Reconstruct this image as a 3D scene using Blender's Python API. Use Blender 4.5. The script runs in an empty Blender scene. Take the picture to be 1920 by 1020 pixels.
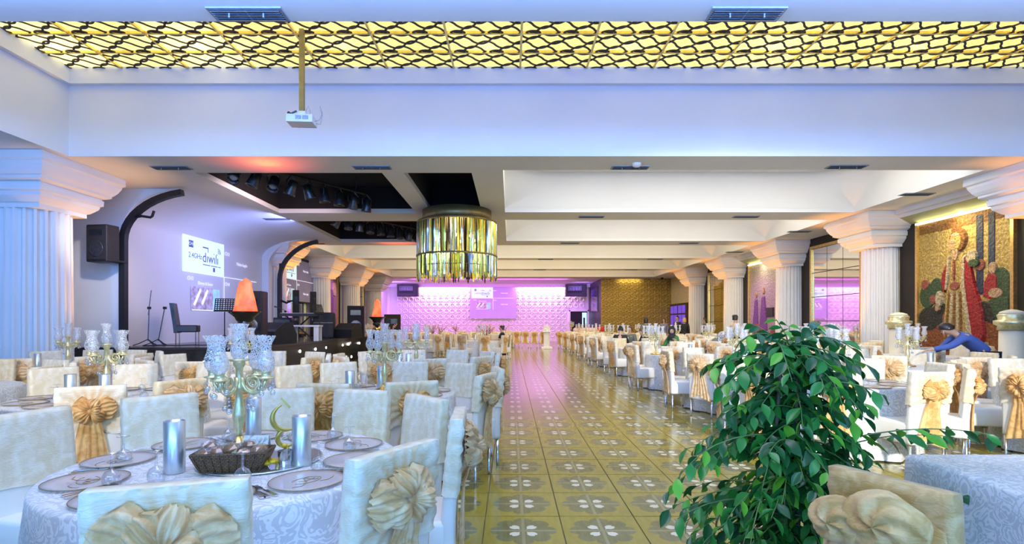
import bpy, bmesh, math, random
from mathutils import Vector, Matrix
S = bpy.context.scene
COL = S.collection
PI = math.pi
R = math.radians
random.seed(7)

# ------------------------------------------------------------------ camera, world, lights, exposure
H = 1.45
cam_d = bpy.data.cameras.new('camera')
cam_d.sensor_width = 36.0
cam_d.lens = 1000.0 / 1920.0 * 36.0
cam_d.shift_x = 3.0 / 1920.0
cam_d.shift_y = 96.0 / 1920.0
cam_d.clip_end = 200
cam = bpy.data.objects.new('camera', cam_d)
cam.location = (0, 0, H)
cam.rotation_euler = (R(90), 0, 0)
COL.objects.link(cam)
S.camera = cam
S.view_settings.view_transform = 'Standard'
S.view_settings.look = 'None'
S.view_settings.exposure = 0.0
S.view_settings.gamma = 1.0
S.view_settings.use_curve_mapping = False
S.cycles.use_denoising = True
S.cycles.max_bounces = 7
S.cycles.diffuse_bounces = 4
S.cycles.glossy_bounces = 4
S.cycles.transparent_max_bounces = 12
S.cycles.caustics_reflective = False
S.cycles.caustics_refractive = False
S.cycles.sample_clamp_indirect = 6.0

W = bpy.data.worlds.new('world')
S.world = W
W.use_nodes = True
W.node_tree.nodes['Background'].inputs[0].default_value = (0.75, 0.80, 1.0, 1)
W.node_tree.nodes['Background'].inputs[1].default_value = 0.30

def light(name, typ, loc, power, col, size=(1, 1), aim=None, spot=None, blend=0.5, radius=0.05, shape='RECTANGLE'):
    d = bpy.data.lights.new(name, typ)
    d.energy = power
    d.color = col
    if typ == 'AREA':
        d.shape = shape
        d.size = size[0]
        d.size_y = size[1]
    else:
        d.shadow_soft_size = radius
    if typ == 'SPOT':
        d.spot_size = R(spot)
        d.spot_blend = blend
    o = bpy.data.objects.new(name, d)
    o.location = loc
    if aim is not None:
        v = Vector(aim) - Vector(loc)
        q = v.to_track_quat('-Z', 'Y')
        o.rotation_euler = q.to_euler()
    COL.objects.link(o)
    return o

BLUE = (0.16, 0.42, 1.0)
WARM = (1.0, 0.78, 0.40)
COOLW = (0.86, 0.92, 1.0)
PINK = (1.0, 0.22, 0.95)
ORANGE = (1.0, 0.40, 0.06)
# blue wash from the hall front behind the photographer
light('blue_wash_lamp', 'AREA', (-1.0, -3.0, 1.5), 210, (0.04, 0.34, 1.0), (11, 1.3), aim=(-0.8, 7, 1.35))
light('blue_wash_lamp', 'AREA', (0.5, -2.4, 0.7), 240, (0.14, 0.26, 1.0), (10, 1.0), aim=(0, 7, 6.2))
light('added_tray_fill', 'AREA', (0.8, 5.62, 5.25), 260, (0.05, 0.22, 1.0), (16, 0.15), aim=(0.8, 9.9, 5.45))  # added out of sight to turn the upper beam face blue
light('added_beam_fill', 'AREA', (0.8, 4.55, 4.48), 420, (0.16, 0.36, 1.0), (15, 0.12), aim=(0.8, 9.9, 5.6))  # added above the view to brighten the beam with blue, strongest low down
light('added_front_fill', 'AREA', (0.5, -3.2, 3.5), 205, (0.42, 0.88, 1.0), (9, 1.2), aim=(0.3, 6, 0.2))  # added fill, lifts the near chair backs toward cyan
light('added_hall_fill', 'SPOT', (3.5, -3.0, 4.3), 6500, (1.0, 0.93, 0.80), aim=(4.4, 11.0, 0.4), spot=44, blend=0.9, radius=0.3)  # added fill aimed down the hall to whiten the right-hand chairs
light('added_hall_fill', 'SPOT', (-3.0, -3.0, 4.3), 2600, (1.0, 0.84, 0.62), aim=(-4.6, 9.0, 0.6), spot=34, blend=0.8, radius=0.3)  # added warm fill for the chairs on the stage side
light('added_stage_fill', 'SPOT', (-6.5, 9.0, 4.4), 420, (1.0, 0.90, 0.85), aim=(-9.75, 12.3, 2.4), spot=32, blend=0.9, radius=0.1)  # added to brighten the white wall that the column shades
light('added_column_blue', 'SPOT', (-5.5, -2.5, 3.4), 2600, (0.07, 0.30, 1.0), aim=(-9.6, 10.0, 2.6), spot=26, blend=0.8, radius=0.3)  # added to tint the front of the big column blue
light('added_overhead_fill', 'AREA', (-1.6, 2.2, 4.5), 105, (0.76, 0.72, 1.0), (4.0, 1.6), aim=(-1.6, 2.4, 0))  # added overhead, out of view, to lighten the near table tops
light('added_overhead_fill', 'AREA', (2.2, 2.4, 4.5), 34, (0.50, 0.66, 1.0), (3.0, 1.6), aim=(2.2, 2.6, 0))  # added likewise over the corner table and ficus
# lamps above the luminous ceiling: every second panel column
BULB_X = [-7.75 + 2.44 * k for k in range(8)]
for bx_ in BULB_X:
    for by_, pw in ((9.05, 46), (6.75, 10)):
        light('ceiling_bulb', 'POINT', (bx_, by_, 6.36), pw, (1.0, 0.95, 0.80), radius=0.06)
light('tray_tube_lamp', 'AREA', (0.8, 7.7, 6.95), 125, (1.0, 0.86, 0.30), (17.5, 4.2), aim=(0.8, 7.7, 0))
# coffer cove lamps (inside the recesses, above the soffit lip)
COFFERS = [(-0.15, 9.6, 10.8, 14.9), (-0.15, 9.6, 16.0, 20.1), (-7.9, 9.6, 21.2, 25.4), (-7.9, 9.6, 26.2, 30.5), (-7.9, 9.6, 31.3, 35.6)]
COFCOL = [((0.86, 0.93, 1.0), 62), ((0.98, 0.97, 0.92), 55), ((1.0, 0.88, 0.62), 85), ((1.0, 0.82, 0.48), 85), ((1.0, 0.78, 0.44), 75)]
DOWNCOL = [(1.0, .93, .80), (1.0, .90, .72), (1.0, .83, .55), (1.0, .80, .50), (1.0, .78, .48)]
for (x0, x1, y0, y1), (c, pw), dc_ in zip(COFFERS, COFCOL, DOWNCOL):
    light('cove_lamp', 'AREA', ((x0 + x1) / 2, y0 + 0.22, 4.98), pw, c, (x1 - x0 - 0.5, 0.2), aim=((x0 + x1) / 2, y1, 4.95))
    light('added_coffer_fill', 'AREA', ((x0 + x1) / 2 , (y0 + y1) / 2 - 0.3, 5.58), pw * 3.4, dc_, ((x1 - x0) * 0.85, 2.4), aim=((x0 + x1) / 2, (y0 + y1) / 2 - 0.3, 0))  # added hidden fill, spreads warm light down over the hall
# pink wall wash at the back wall, hidden behind the pelmet
for (xa, xb, pw) in ((-7.2, -3.4, 250), (0.6, 4.5, 250)):
    light('pink_wash_lamp', 'AREA', ((xa + xb) / 2, 42.45, 4.42), pw, (1.0, 0.45, 0.95), (xb - xa, 0.12), aim=((xa + xb) / 2, 42.9, 3.0))
light('pink_wash_lamp', 'AREA', (-1.5, 37.2, 4.45), 480, (0.72, 0.13, 1.0), (11, 0.5), aim=(-1.5, 43, 1.6))
light('violet_wash_lamp', 'AREA', (-8.5, 39.5, 4.4), 150, (0.45, 0.25, 1.0), (1.5, 1.5), aim=(-8.8, 43, 2.2))
light('violet_wash_lamp', 'AREA', (5.4, 40.0, 4.4), 70, (0.40, 0.22, 1.0), (1.0, 1.0), aim=(5.6, 43, 2.4))
# gold wall downlight
light('gold_wall_spot', 'AREA', (8.3, 36.75, 4.5), 15, (1.0, 0.84, 0.38), (1.6, 0.1), aim=(8.3, 37.15, 2.9))
light('gold_wall_spot', 'SPOT', (8.6, 33.4, 4.5), 120, (1.0, 0.80, 0.36), aim=(8.6, 37.0, 1.8), spot=80, blend=1.0, radius=0.2)
# stage lights: lavender wash and projector throw
light('stage_wash_lamp', 'AREA', (-6.6, 15.6, 4.1), 105, (0.28, 0.34, 1.0), (1.2, 3.0), aim=(-9.0, 16.0, 3.9))
light('stage_wash_lamp', 'AREA', (-5.2, 13.0, 4.35), 60, (1.0, 0.72, 0.78), (2.2, 0.8), aim=(-8.8, 15.0, 1.2))
light('red_par_spot', 'SPOT', (-4.75, 10.55, 3.55), 60, (1.0, 0.10, 0.06), aim=(-4.75, 10.15, 4.6), spot=120, blend=1.0, radius=0.1)
light('amber_par_spot', 'SPOT', (-4.75, 10.45, 4.1), 9, (1.0, 0.42, 0.08), aim=(-4.75, 10.2, 4.6), spot=110, blend=1.0, radius=0.06)
light('red_par_spot', 'SPOT', (-4.4, 20.5, 3.7), 70, (1.0, 0.08, 0.04), aim=(-4.4, 20.3, 4.6), spot=130, blend=1.0, radius=0.1)

# ------------------------------------------------------------------ materials
MATS = {}
def nodes_of(m):
    m.use_nodes = True
    nt = m.node_tree
    return nt, nt.nodes['Principled BSDF'], nt.nodes['Material Output']

def mat(name, col, rough=0.5, metal=0.0, noise=None, bump=None, spec=None, emit=None, coat=0.0, stretch=None, coords='Object', col2=None, sheen=0.0):
    if name in MATS:
        return MATS[name]
    m = bpy.data.materials.new(name)
    nt, b, out = nodes_of(m)
    b.inputs['Base Color'].default_value = (*col, 1)
    b.inputs['Roughness'].default_value = rough
    b.inputs['Metallic'].default_value = metal
    if spec is not None: b.inputs['Specular IOR Level'].default_value = spec
    if coat: b.inputs['Coat Weight'].default_value = coat
    if sheen: b.inputs['Sheen Weight'].default_value = sheen
    if emit:
        b.inputs['Emission Color'].default_value = (*emit[0], 1)
        b.inputs['Emission Strength'].default_value = emit[1]
    if noise or bump:
        tc = nt.nodes.new('ShaderNodeTexCoord')
        vec = tc.outputs[coords]
        if stretch:
            mp = nt.nodes.new('ShaderNodeMapping')
            mp.inputs['Scale'].default_value = stretch
            nt.links.new(vec, mp.inputs[0]); vec = mp.outputs[0]
        if noise:
            n = nt.nodes.new('ShaderNodeTexNoise')
            n.inputs['Scale'].default_value = noise[0]
            n.inputs['Detail'].default_value = 4
            nt.links.new(vec, n.inputs['Vector'])
            mx = nt.nodes.new('ShaderNodeMix'); mx.data_type = 'RGBA'
            a = noise[1]
            lo = tuple(max(0, c * (1 - a)) for c in col) if col2 is None else col
            hi = tuple(min(1, c * (1 + a)) for c in col) if col2 is None else col2
            mx.inputs['A'].default_value = (*lo, 1); mx.inputs['B'].default_value = (*hi, 1)
            mr = nt.nodes.new('ShaderNodeMapRange')
            mr.inputs[1].default_value = 0.35; mr.inputs[2].default_value = 0.65
            nt.links.new(n.outputs['Fac'], mr.inputs[0])
            nt.links.new(mr.outputs[0], mx.inputs['Factor'])
            nt.links.new(mx.outputs['Result'], b.inputs['Base Color'])
        if bump:
            n2 = nt.nodes.new('ShaderNodeTexNoise')
            n2.inputs['Scale'].default_value = bump[0]; n2.inputs['Detail'].default_value = 3
            nt.links.new(vec, n2.inputs['Vector'])
            bp = nt.nodes.new('ShaderNodeBump')
            bp.inputs['Strength'].default_value = bump[1]; bp.inputs['Distance'].default_value = bump[2]
            nt.links.new(n2.outputs['Fac'], bp.inputs['Height'])
            nt.links.new(bp.outputs[0], b.inputs['Normal'])
    MATS[name] = m
    return m

def M_(nt, op, a, b=None, c=None):
    n = nt.nodes.new('ShaderNodeMath'); n.operation = op
    for i, v in enumerate((a, b, c)):
        if v is None: continue
        if isinstance(v, (int, float)): n.inputs[i].default_value = v
        else: nt.links.new(v, n.inputs[i])
    return n.outputs[0]

def sstep(nt, v, lo, hi):
    n = nt.nodes.new('ShaderNodeMapRange'); n.interpolation_type = 'SMOOTHSTEP'
    nt.links.new(v, n.inputs[0]); n.inputs[1].default_value = lo; n.inputs[2].default_value = hi
    return n.outputs[0]

def mixc(nt, f, a, b):
    n = nt.nodes.new('ShaderNodeMix'); n.data_type = 'RGBA'
    if isinstance(f, (int, float)): n.inputs['Factor'].default_value = f
    else: nt.links.new(f, n.inputs['Factor'])
    for k, v in (('A', a), ('B', b)):
        if isinstance(v, tuple): n.inputs[k].default_value = (*v, 1)
        else: nt.links.new(v, n.inputs[k])
    return n.outputs['Result']

def floor_tile_mat():
    m = bpy.data.materials.new('flower_floor_tile')
    nt, b, out = nodes_of(m)
    uv = nt.nodes.new('ShaderNodeUVMap')
    sp = nt.nodes.new('ShaderNodeSeparateXYZ'); nt.links.new(uv.outputs[0], sp.inputs[0])
    x = M_(nt, 'MULTIPLY', M_(nt, 'SUBTRACT', sp.outputs[0], 0.5), 2.0)
    y = M_(nt, 'MULTIPLY', M_(nt, 'SUBTRACT', sp.outputs[1], 0.5), 2.0)
    r = M_(nt, 'SQRT', M_(nt, 'ADD', M_(nt, 'MULTIPLY', x, x), M_(nt, 'MULTIPLY', y, y)))
    th = M_(nt, 'ARCTAN2', y, x)
    # broad dark petals
    lobe = M_(nt, 'ABSOLUTE', M_(nt, 'COSINE', M_(nt, 'MULTIPLY', th, 4.0)))
    lobe2 = M_(nt, 'POWER', lobe, 0.35)
    rad = M_(nt, 'ADD', M_(nt, 'MULTIPLY', lobe2, 0.26), 0.58)
    dark = sstep(nt, M_(nt, 'SUBTRACT', rad, r), -0.015, 0.015)
    # pale cross lines through the petals
    ax = M_(nt, 'ABSOLUTE', x); ay = M_(nt, 'ABSOLUTE', y)
    mn = M_(nt, 'MINIMUM', ax, ay)
    axis = sstep(nt, M_(nt, 'SUBTRACT', 0.055, mn), 0.0, 0.03)
    # white petals on the diagonals
    u = M_(nt, 'MULTIPLY', M_(nt, 'ADD', ax, ay), 0.70711)
    v = M_(nt, 'MULTIPLY', M_(nt, 'ABSOLUTE', M_(nt, 'SUBTRACT', ax, ay)), 0.70711)
    eu = M_(nt, 'DIVIDE', M_(nt, 'SUBTRACT', u, 0.31), 0.135)
    ev = M_(nt, 'DIVIDE', v, 0.125)
    ed = M_(nt, 'SQRT', M_(nt, 'ADD', M_(nt, 'MULTIPLY', eu, eu), M_(nt, 'MULTIPLY', ev, ev)))
    blob = sstep(nt, M_(nt, 'SUBTRACT', 1.0, ed), -0.06, 0.10)
    halfw = M_(nt, 'MULTIPLY', M_(nt, 'SUBTRACT', u, 0.09), 0.50)
    wedge = M_(nt, 'MULTIPLY', sstep(nt, M_(nt, 'SUBTRACT', halfw, v), 0.0, 0.02), sstep(nt, M_(nt, 'SUBTRACT', 0.31, u), 0.0, 0.02))
    notch = sstep(nt, M_(nt, 'SUBTRACT', M_(nt, 'ADD', M_(nt, 'MULTIPLY', v, 0.9), 0.40), u), -0.01, 0.015)
    white = M_(nt, 'MULTIPLY', M_(nt, 'MAXIMUM', blob, wedge), notch)
    tc = nt.nodes.new('ShaderNodeTexCoord')
    mp = nt.nodes.new('ShaderNodeMapping'); mp.inputs['Scale'].default_value = (5, 1.2, 1)
    nt.links.new(uv.outputs[0], mp.inputs[0])
    ns = nt.nodes.new('ShaderNodeTexNoise'); ns.inputs['Scale'].default_value = 3.0; ns.inputs['Detail'].default_value = 5
    nt.links.new(mp.outputs[0], ns.inputs['Vector'])
    streak = sstep(nt, ns.outputs['Fac'], 0.3, 0.7)
    base = mixc(nt, streak, (0.30, 0.228, 0.018), (0.365, 0.285, 0.03))
    dcol = mixc(nt, streak, (0.145, 0.135, 0.040), (0.195, 0.180, 0.060))
    c = mixc(nt, dark, base, dcol)
    c = mixc(nt, M_(nt, 'MULTIPLY', M_(nt, 'MULTIPLY', axis, dark), 0.55), c, (0.42, 0.37, 0.19))
    c = mixc(nt, white, c, (0.78, 0.74, 0.60))
    edge = M_(nt, 'MAXIMUM', ax, ay)
    e = sstep(nt, edge, 0.975, 0.995)
    c = mixc(nt, M_(nt, 'MULTIPLY', e, 0.3), c, (0.20, 0.16, 0.07))
    nt.links.new(c, b.inputs['Base Color'])
    b.inputs['Roughness'].default_value = 0.26
    nt.links.new(M_(nt, 'ADD', 0.13, M_(nt, 'MULTIPLY', streak, 0.05)), b.inputs['Roughness'])
    b.inputs['Specular IOR Level'].default_value = 0.5
    b.inputs['Coat Weight'].default_value = 0.15
    b.inputs['Coat Roughness'].default_value = 0.14
    return m

def damask_mat():
    m = bpy.data.materials.new('white_damask_cloth')
    nt, b, out = nodes_of(m)
    tc = nt.nodes.new('ShaderNodeTexCoord')
    n = nt.nodes.new('ShaderNodeTexNoise'); n.inputs['Scale'].default_value = 7; n.inputs['Detail'].default_value = 2; n.inputs['Distortion'].default_value = 2.6
    nt.links.new(tc.outputs['Object'], n.inputs['Vector'])
    s = M_(nt, 'SINE', M_(nt, 'MULTIPLY', n.outputs['Fac'], 34.0))
    f = sstep(nt, s, -0.15, 0.35)
    nt.links.new(mixc(nt, f, (0.56, 0.58, 0.62), (0.76, 0.78, 0.82)), b.inputs['Base Color'])
    nt.links.new(M_(nt, 'SUBTRACT', 0.62, M_(nt, 'MULTIPLY', f, 0.25)), b.inputs['Roughness'])
    bp = nt.nodes.new('ShaderNodeBump'); bp.inputs['Strength'].default_value = 0.25; bp.inputs['Distance'].default_value = 0.004
    nt.links.new(f, bp.inputs['Height']); nt.links.new(bp.outputs[0], b.inputs['Normal'])
    return m

def sheer_mat(name, c1, c2, transl, transp, scale=9, gather=None):
    m = bpy.data.materials.new(name)
    nt, b, out = nodes_of(m)
    tc = nt.nodes.new('ShaderNodeTexCoord')
    n = nt.nodes.new('ShaderNodeTexNoise'); n.inputs['Scale'].default_value = scale; n.inputs['Detail'].default_value = 4; n.inputs['Distortion'].default_value = 1.2
    nt.links.new(tc.outputs['Object'], n.inputs['Vector'])
    f = sstep(nt, n.outputs['Fac'], 0.35, 0.68)
    c = mixc(nt, f, c1, c2)
    if gather:
        # deeper gold in radial streaks toward the knot on the rear of the sleeve
        sp = nt.nodes.new('ShaderNodeSeparateXYZ'); nt.links.new(tc.outputs['Object'], sp.inputs[0])
        dz = M_(nt, 'SUBTRACT', sp.outputs[2], 0.80)
        d = M_(nt, 'SQRT', M_(nt, 'ADD', M_(nt, 'MULTIPLY', sp.outputs[0], sp.outputs[0]), M_(nt, 'MULTIPLY', dz, dz)))
        an = M_(nt, 'ARCTAN2', dz, sp.outputs[0])
        st = M_(nt, 'ADD', 0.5, M_(nt, 'MULTIPLY', M_(nt, 'SINE', M_(nt, 'ADD', M_(nt, 'MULTIPLY', an, 19.0), M_(nt, 'MULTIPLY', n.outputs['Fac'], 9.0))), 0.5))
        g = M_(nt, 'MULTIPLY', sstep(nt, M_(nt, 'SUBTRACT', 0.24, d), -0.03, 0.17), M_(nt, 'ADD', 0.35, M_(nt, 'MULTIPLY', st, 0.65)))
        side = sstep(nt, M_(nt, 'SUBTRACT', -0.262, sp.outputs[1]), -0.02, 0.01)
        c = mixc(nt, M_(nt, 'MULTIPLY', g, side), c, gather)
    nt.links.new(c, b.inputs['Base Color'])
    b.inputs['Roughness'].default_value = 0.42
    b.inputs['Sheen Weight'].default_value = 0.3
    n3 = nt.nodes.new('ShaderNodeTexNoise'); n3.inputs['Scale'].default_value = scale * 4; n3.inputs['Distortion'].default_value = 2.0
    mp3 = nt.nodes.new('ShaderNodeMapping'); mp3.inputs['Scale'].default_value = (.55, .55, 1.6)
    nt.links.new(tc.outputs['Object'], mp3.inputs[0]); nt.links.new(mp3.outputs[0], n3.inputs['Vector'])
    bp = nt.nodes.new('ShaderNodeBump'); bp.inputs['Strength'].default_value = 0.5; bp.inputs['Distance'].default_value = 0.006
    nt.links.new(n3.outputs['Fac'], bp.inputs['Height']); nt.links.new(bp.outputs[0], b.inputs['Normal'])
    tl = nt.nodes.new('ShaderNodeBsdfTranslucent'); nt.links.new(c, tl.inputs['Color'])
    ms = nt.nodes.new('ShaderNodeMixShader'); ms.inputs[0].default_value = transl
    nt.links.new(b.outputs[0], ms.inputs[1]); nt.links.new(tl.outputs[0], ms.inputs[2])
    last = ms.outputs[0]
    if transp:
        tp = nt.nodes.new('ShaderNodeBsdfTransparent')
        m2 = nt.nodes.new('ShaderNodeMixShader'); m2.inputs[0].default_value = transp
        nt.links.new(last, m2.inputs[1]); nt.links.new(tp.outputs[0], m2.inputs[2]); last = m2.outputs[0]
    nt.links.new(last, out.inputs['Surface'])
    return m

def glass_mat(name, tint=(0.95, 0.97, 1.0), gloss=0.22, etch=None, frost=None):
    m = bpy.data.materials.new(name)
    nt, b, out = nodes_of(m)
    nt.nodes.remove(b)
    tp = nt.nodes.new('ShaderNodeBsdfTransparent'); tp.inputs[0].default_value = (*tint, 1)
    gl = nt.nodes.new('ShaderNodeBsdfGlossy'); gl.inputs['Roughness'].default_value = 0.06
    lw = nt.nodes.new('ShaderNodeLayerWeight'); lw.inputs[0].default_value = 0.35
    f = M_(nt, 'ADD', M_(nt, 'MULTIPLY', lw.outputs['Facing'], 0.55), gloss)
    ms = nt.nodes.new('ShaderNodeMixShader')
    nt.links.new(M_(nt, 'MINIMUM', f, 0.9), ms.inputs[0]); nt.links.new(tp.outputs[0], ms.inputs[1]); nt.links.new(gl.outputs[0], ms.inputs[2])
    last = ms.outputs[0]
    if frost:
        df = nt.nodes.new('ShaderNodeBsdfDiffuse'); df.inputs[0].default_value = (*frost[0], 1)
        m3 = nt.nodes.new('ShaderNodeMixShader'); m3.inputs[0].default_value = frost[1]
        nt.links.new(last, m3.inputs[1]); nt.links.new(df.outputs[0], m3.inputs[2]); last = m3.outputs[0]
    if etch:
        tc = nt.nodes.new('ShaderNodeTexCoord')
        vo = nt.nodes.new('ShaderNodeTexVoronoi'); vo.inputs['Scale'].default_value = etch[0]
        nt.links.new(tc.outputs['Object'], vo.inputs['Vector'])
        k = sstep(nt, M_(nt, 'SINE', M_(nt, 'MULTIPLY', vo.outputs['Distance'], 16.0)), -0.1, 0.3)
        df = nt.nodes.new('ShaderNodeBsdfTranslucent'); df.inputs[0].default_value = (0.92, 0.95, 1.0, 1)
        d2 = nt.nodes.new('ShaderNodeBsdfDiffuse'); d2.inputs[0].default_value = (0.92, 0.95, 1.0, 1)
        a = nt.nodes.new('ShaderNodeMixShader'); a.inputs[0].default_value = 0.6
        nt.links.new(df.outputs[0], a.inputs[1]); nt.links.new(d2.outputs[0], a.inputs[2])
        m2 = nt.nodes.new('ShaderNodeMixShader')
        nt.links.new(M_(nt, 'MULTIPLY', k, etch[1]), m2.inputs[0]); nt.links.new(last, m2.inputs[1]); nt.links.new(a.outputs[0], m2.inputs[2])
        last = m2.outputs[0]
    nt.links.new(last, out.inputs['Surface'])
    return m

WHITE = mat('white_plaster', (0.80, 0.80, 0.80), 0.75, noise=(0.8, 0.02), bump=(60, 0.05, 0.002))
COLWHITE = mat('white_column_plaster', (0.82, 0.81, 0.78), 0.6, noise=(1.5, 0.02))
DARKWALL = mat('dark_brown_wall_paint', (0.018, 0.012, 0.009), 0.5, noise=(2, 0.2))
BLACKCEIL = mat('black_ceiling_paint', (0.006, 0.006, 0.007), 0.9, noise=(3, 0.2))
CREAMWALL = mat('cream_wallpaper', (0.62, 0.55, 0.36), 0.6, noise=(9, 0.1), bump=(14, 0.3, 0.01))
PURPLEWALL = mat('dark_violet_wall_paint', (0.03, 0.018, 0.05), 0.45, noise=(3, 0.15))
SEATW = mat('white_leatherette', (0.80, 0.78, 0.74), 0.38, noise=(5, 0.03), bump=(40, 0.08, 0.002))
CHROME = mat('chrome_metal', (0.75, 0.76, 0.78), 0.15, 1.0, noise=(30, 0.05))
SILVER = mat('brushed_silver_metal', (0.62, 0.68, 0.75), 0.33, 0.85, noise=(22, 0.12), stretch=(1, 1, 0.15))
BRASS = mat('polished_brass', (0.80, 0.58, 0.18), 0.22, 1.0, noise=(14, 0.12))
PALEGOLD = mat('pale_gold_enamel', (0.72, 0.66, 0.36), 0.28, 0.55, noise=(25, 0.15))
GOLDFRAME = mat('gilt_frame', (0.78, 0.55, 0.18), 0.3, 0.85, noise=(20, 0.15))
BLACKM = mat('matt_black_plastic', (0.012, 0.012, 0.014), 0.55, noise=(20, 0.25))
BLACKG = mat('gloss_black_lacquer', (0.010, 0.010, 0.013), 0.18, noise=(6, 0.3), coat=0.4)
STEELD = mat('dark_steel', (0.10, 0.10, 0.11), 0.35, 0.8, noise=(15, 0.2))
GRILLE = mat('speaker_grille_cloth', (0.02, 0.02, 0.024), 0.8, noise=(220, 0.5))
VENTGREY = mat('grey_vent_metal', (0.30, 0.32, 0.36), 0.5, 0.3, noise=(12, 0.08))
VENTDARK = mat('dark_vent_slot', (0.06, 0.07, 0.09), 0.7, noise=(12, 0.1))
DAMASK = damask_mat()
TILE = floor_tile_mat()
GROUT = mat('dark_grout', (0.20, 0.165, 0.08), 0.8, noise=(20, 0.15))
WRAP = sheer_mat('cream_organza_sleeve', (0.80, 0.70, 0.50), (0.92, 0.87, 0.74), 0.10, 0.0, 10, gather=(0.74, 0.46, 0.17))
WRAP2 = sheer_mat('gold_organza_sleeve', (0.78, 0.60, 0.32), (0.90, 0.80, 0.58), 0.10, 0.0, 10, gather=(0.70, 0.38, 0.10))
SASH = sheer_mat('deep_gold_organza_sash', (0.62, 0.36, 0.11), (0.86, 0.58, 0.26), 0.15, 0.0, 9)
BOWM = sheer_mat('gold_organza_bow', (0.76, 0.41, 0.12), (0.97, 0.68, 0.30), 0.28, 0.12, 12)
BOWP = sheer_mat('pale_gold_organza_bow', (0.78, 0.48, 0.20), (1.0, 0.80, 0.50), 0.25, 0.16, 12)
GLASS = glass_mat('clear_glass', gloss=0.10)
ETCHED = glass_mat('etched_hurricane_glass', gloss=0.10, etch=(44, 0.85))
CRYSTAL = glass_mat('crystal_drop_glass', tint=(0.9, 0.94, 1.0), gloss=0.35)
STAGEDECK = mat('black_stage_deck', (0.03, 0.03, 0.034), 0.22, noise=(5, 0.3))
STAGEFACE = mat('dark_stage_front_laminate', (0.022, 0.02, 0.02), 0.25, noise=(4, 0.3))
LEDW = mat('white_step_lamp_lens', (1, 1, 1), 0.4, emit=((1.0, 0.95, 0.85), 14), noise=(5, 0.02))
LEDY = mat('warm_led_strip', (1, 0.95, 0.7), 0.4, emit=((1.0, 0.86, 0.45), 5), noise=(5, 0.02))
SKIN = mat('skin', (0.60, 0.38, 0.27), 0.5, noise=(9, 0.06))
SKIN2 = mat('olive_skin', (0.50, 0.31, 0.21), 0.5, noise=(9, 0.06))
HAIRD = mat('dark_hair', (0.018, 0.012, 0.010), 0.45, noise=(40, 0.4))
HAIRB = mat('blond_hair', (0.55, 0.38, 0.14), 0.45, noise=(40, 0.3))
HAIRBR = mat('brown_hair', (0.09, 0.045, 0.025), 0.45, noise=(40, 0.4))

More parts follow.
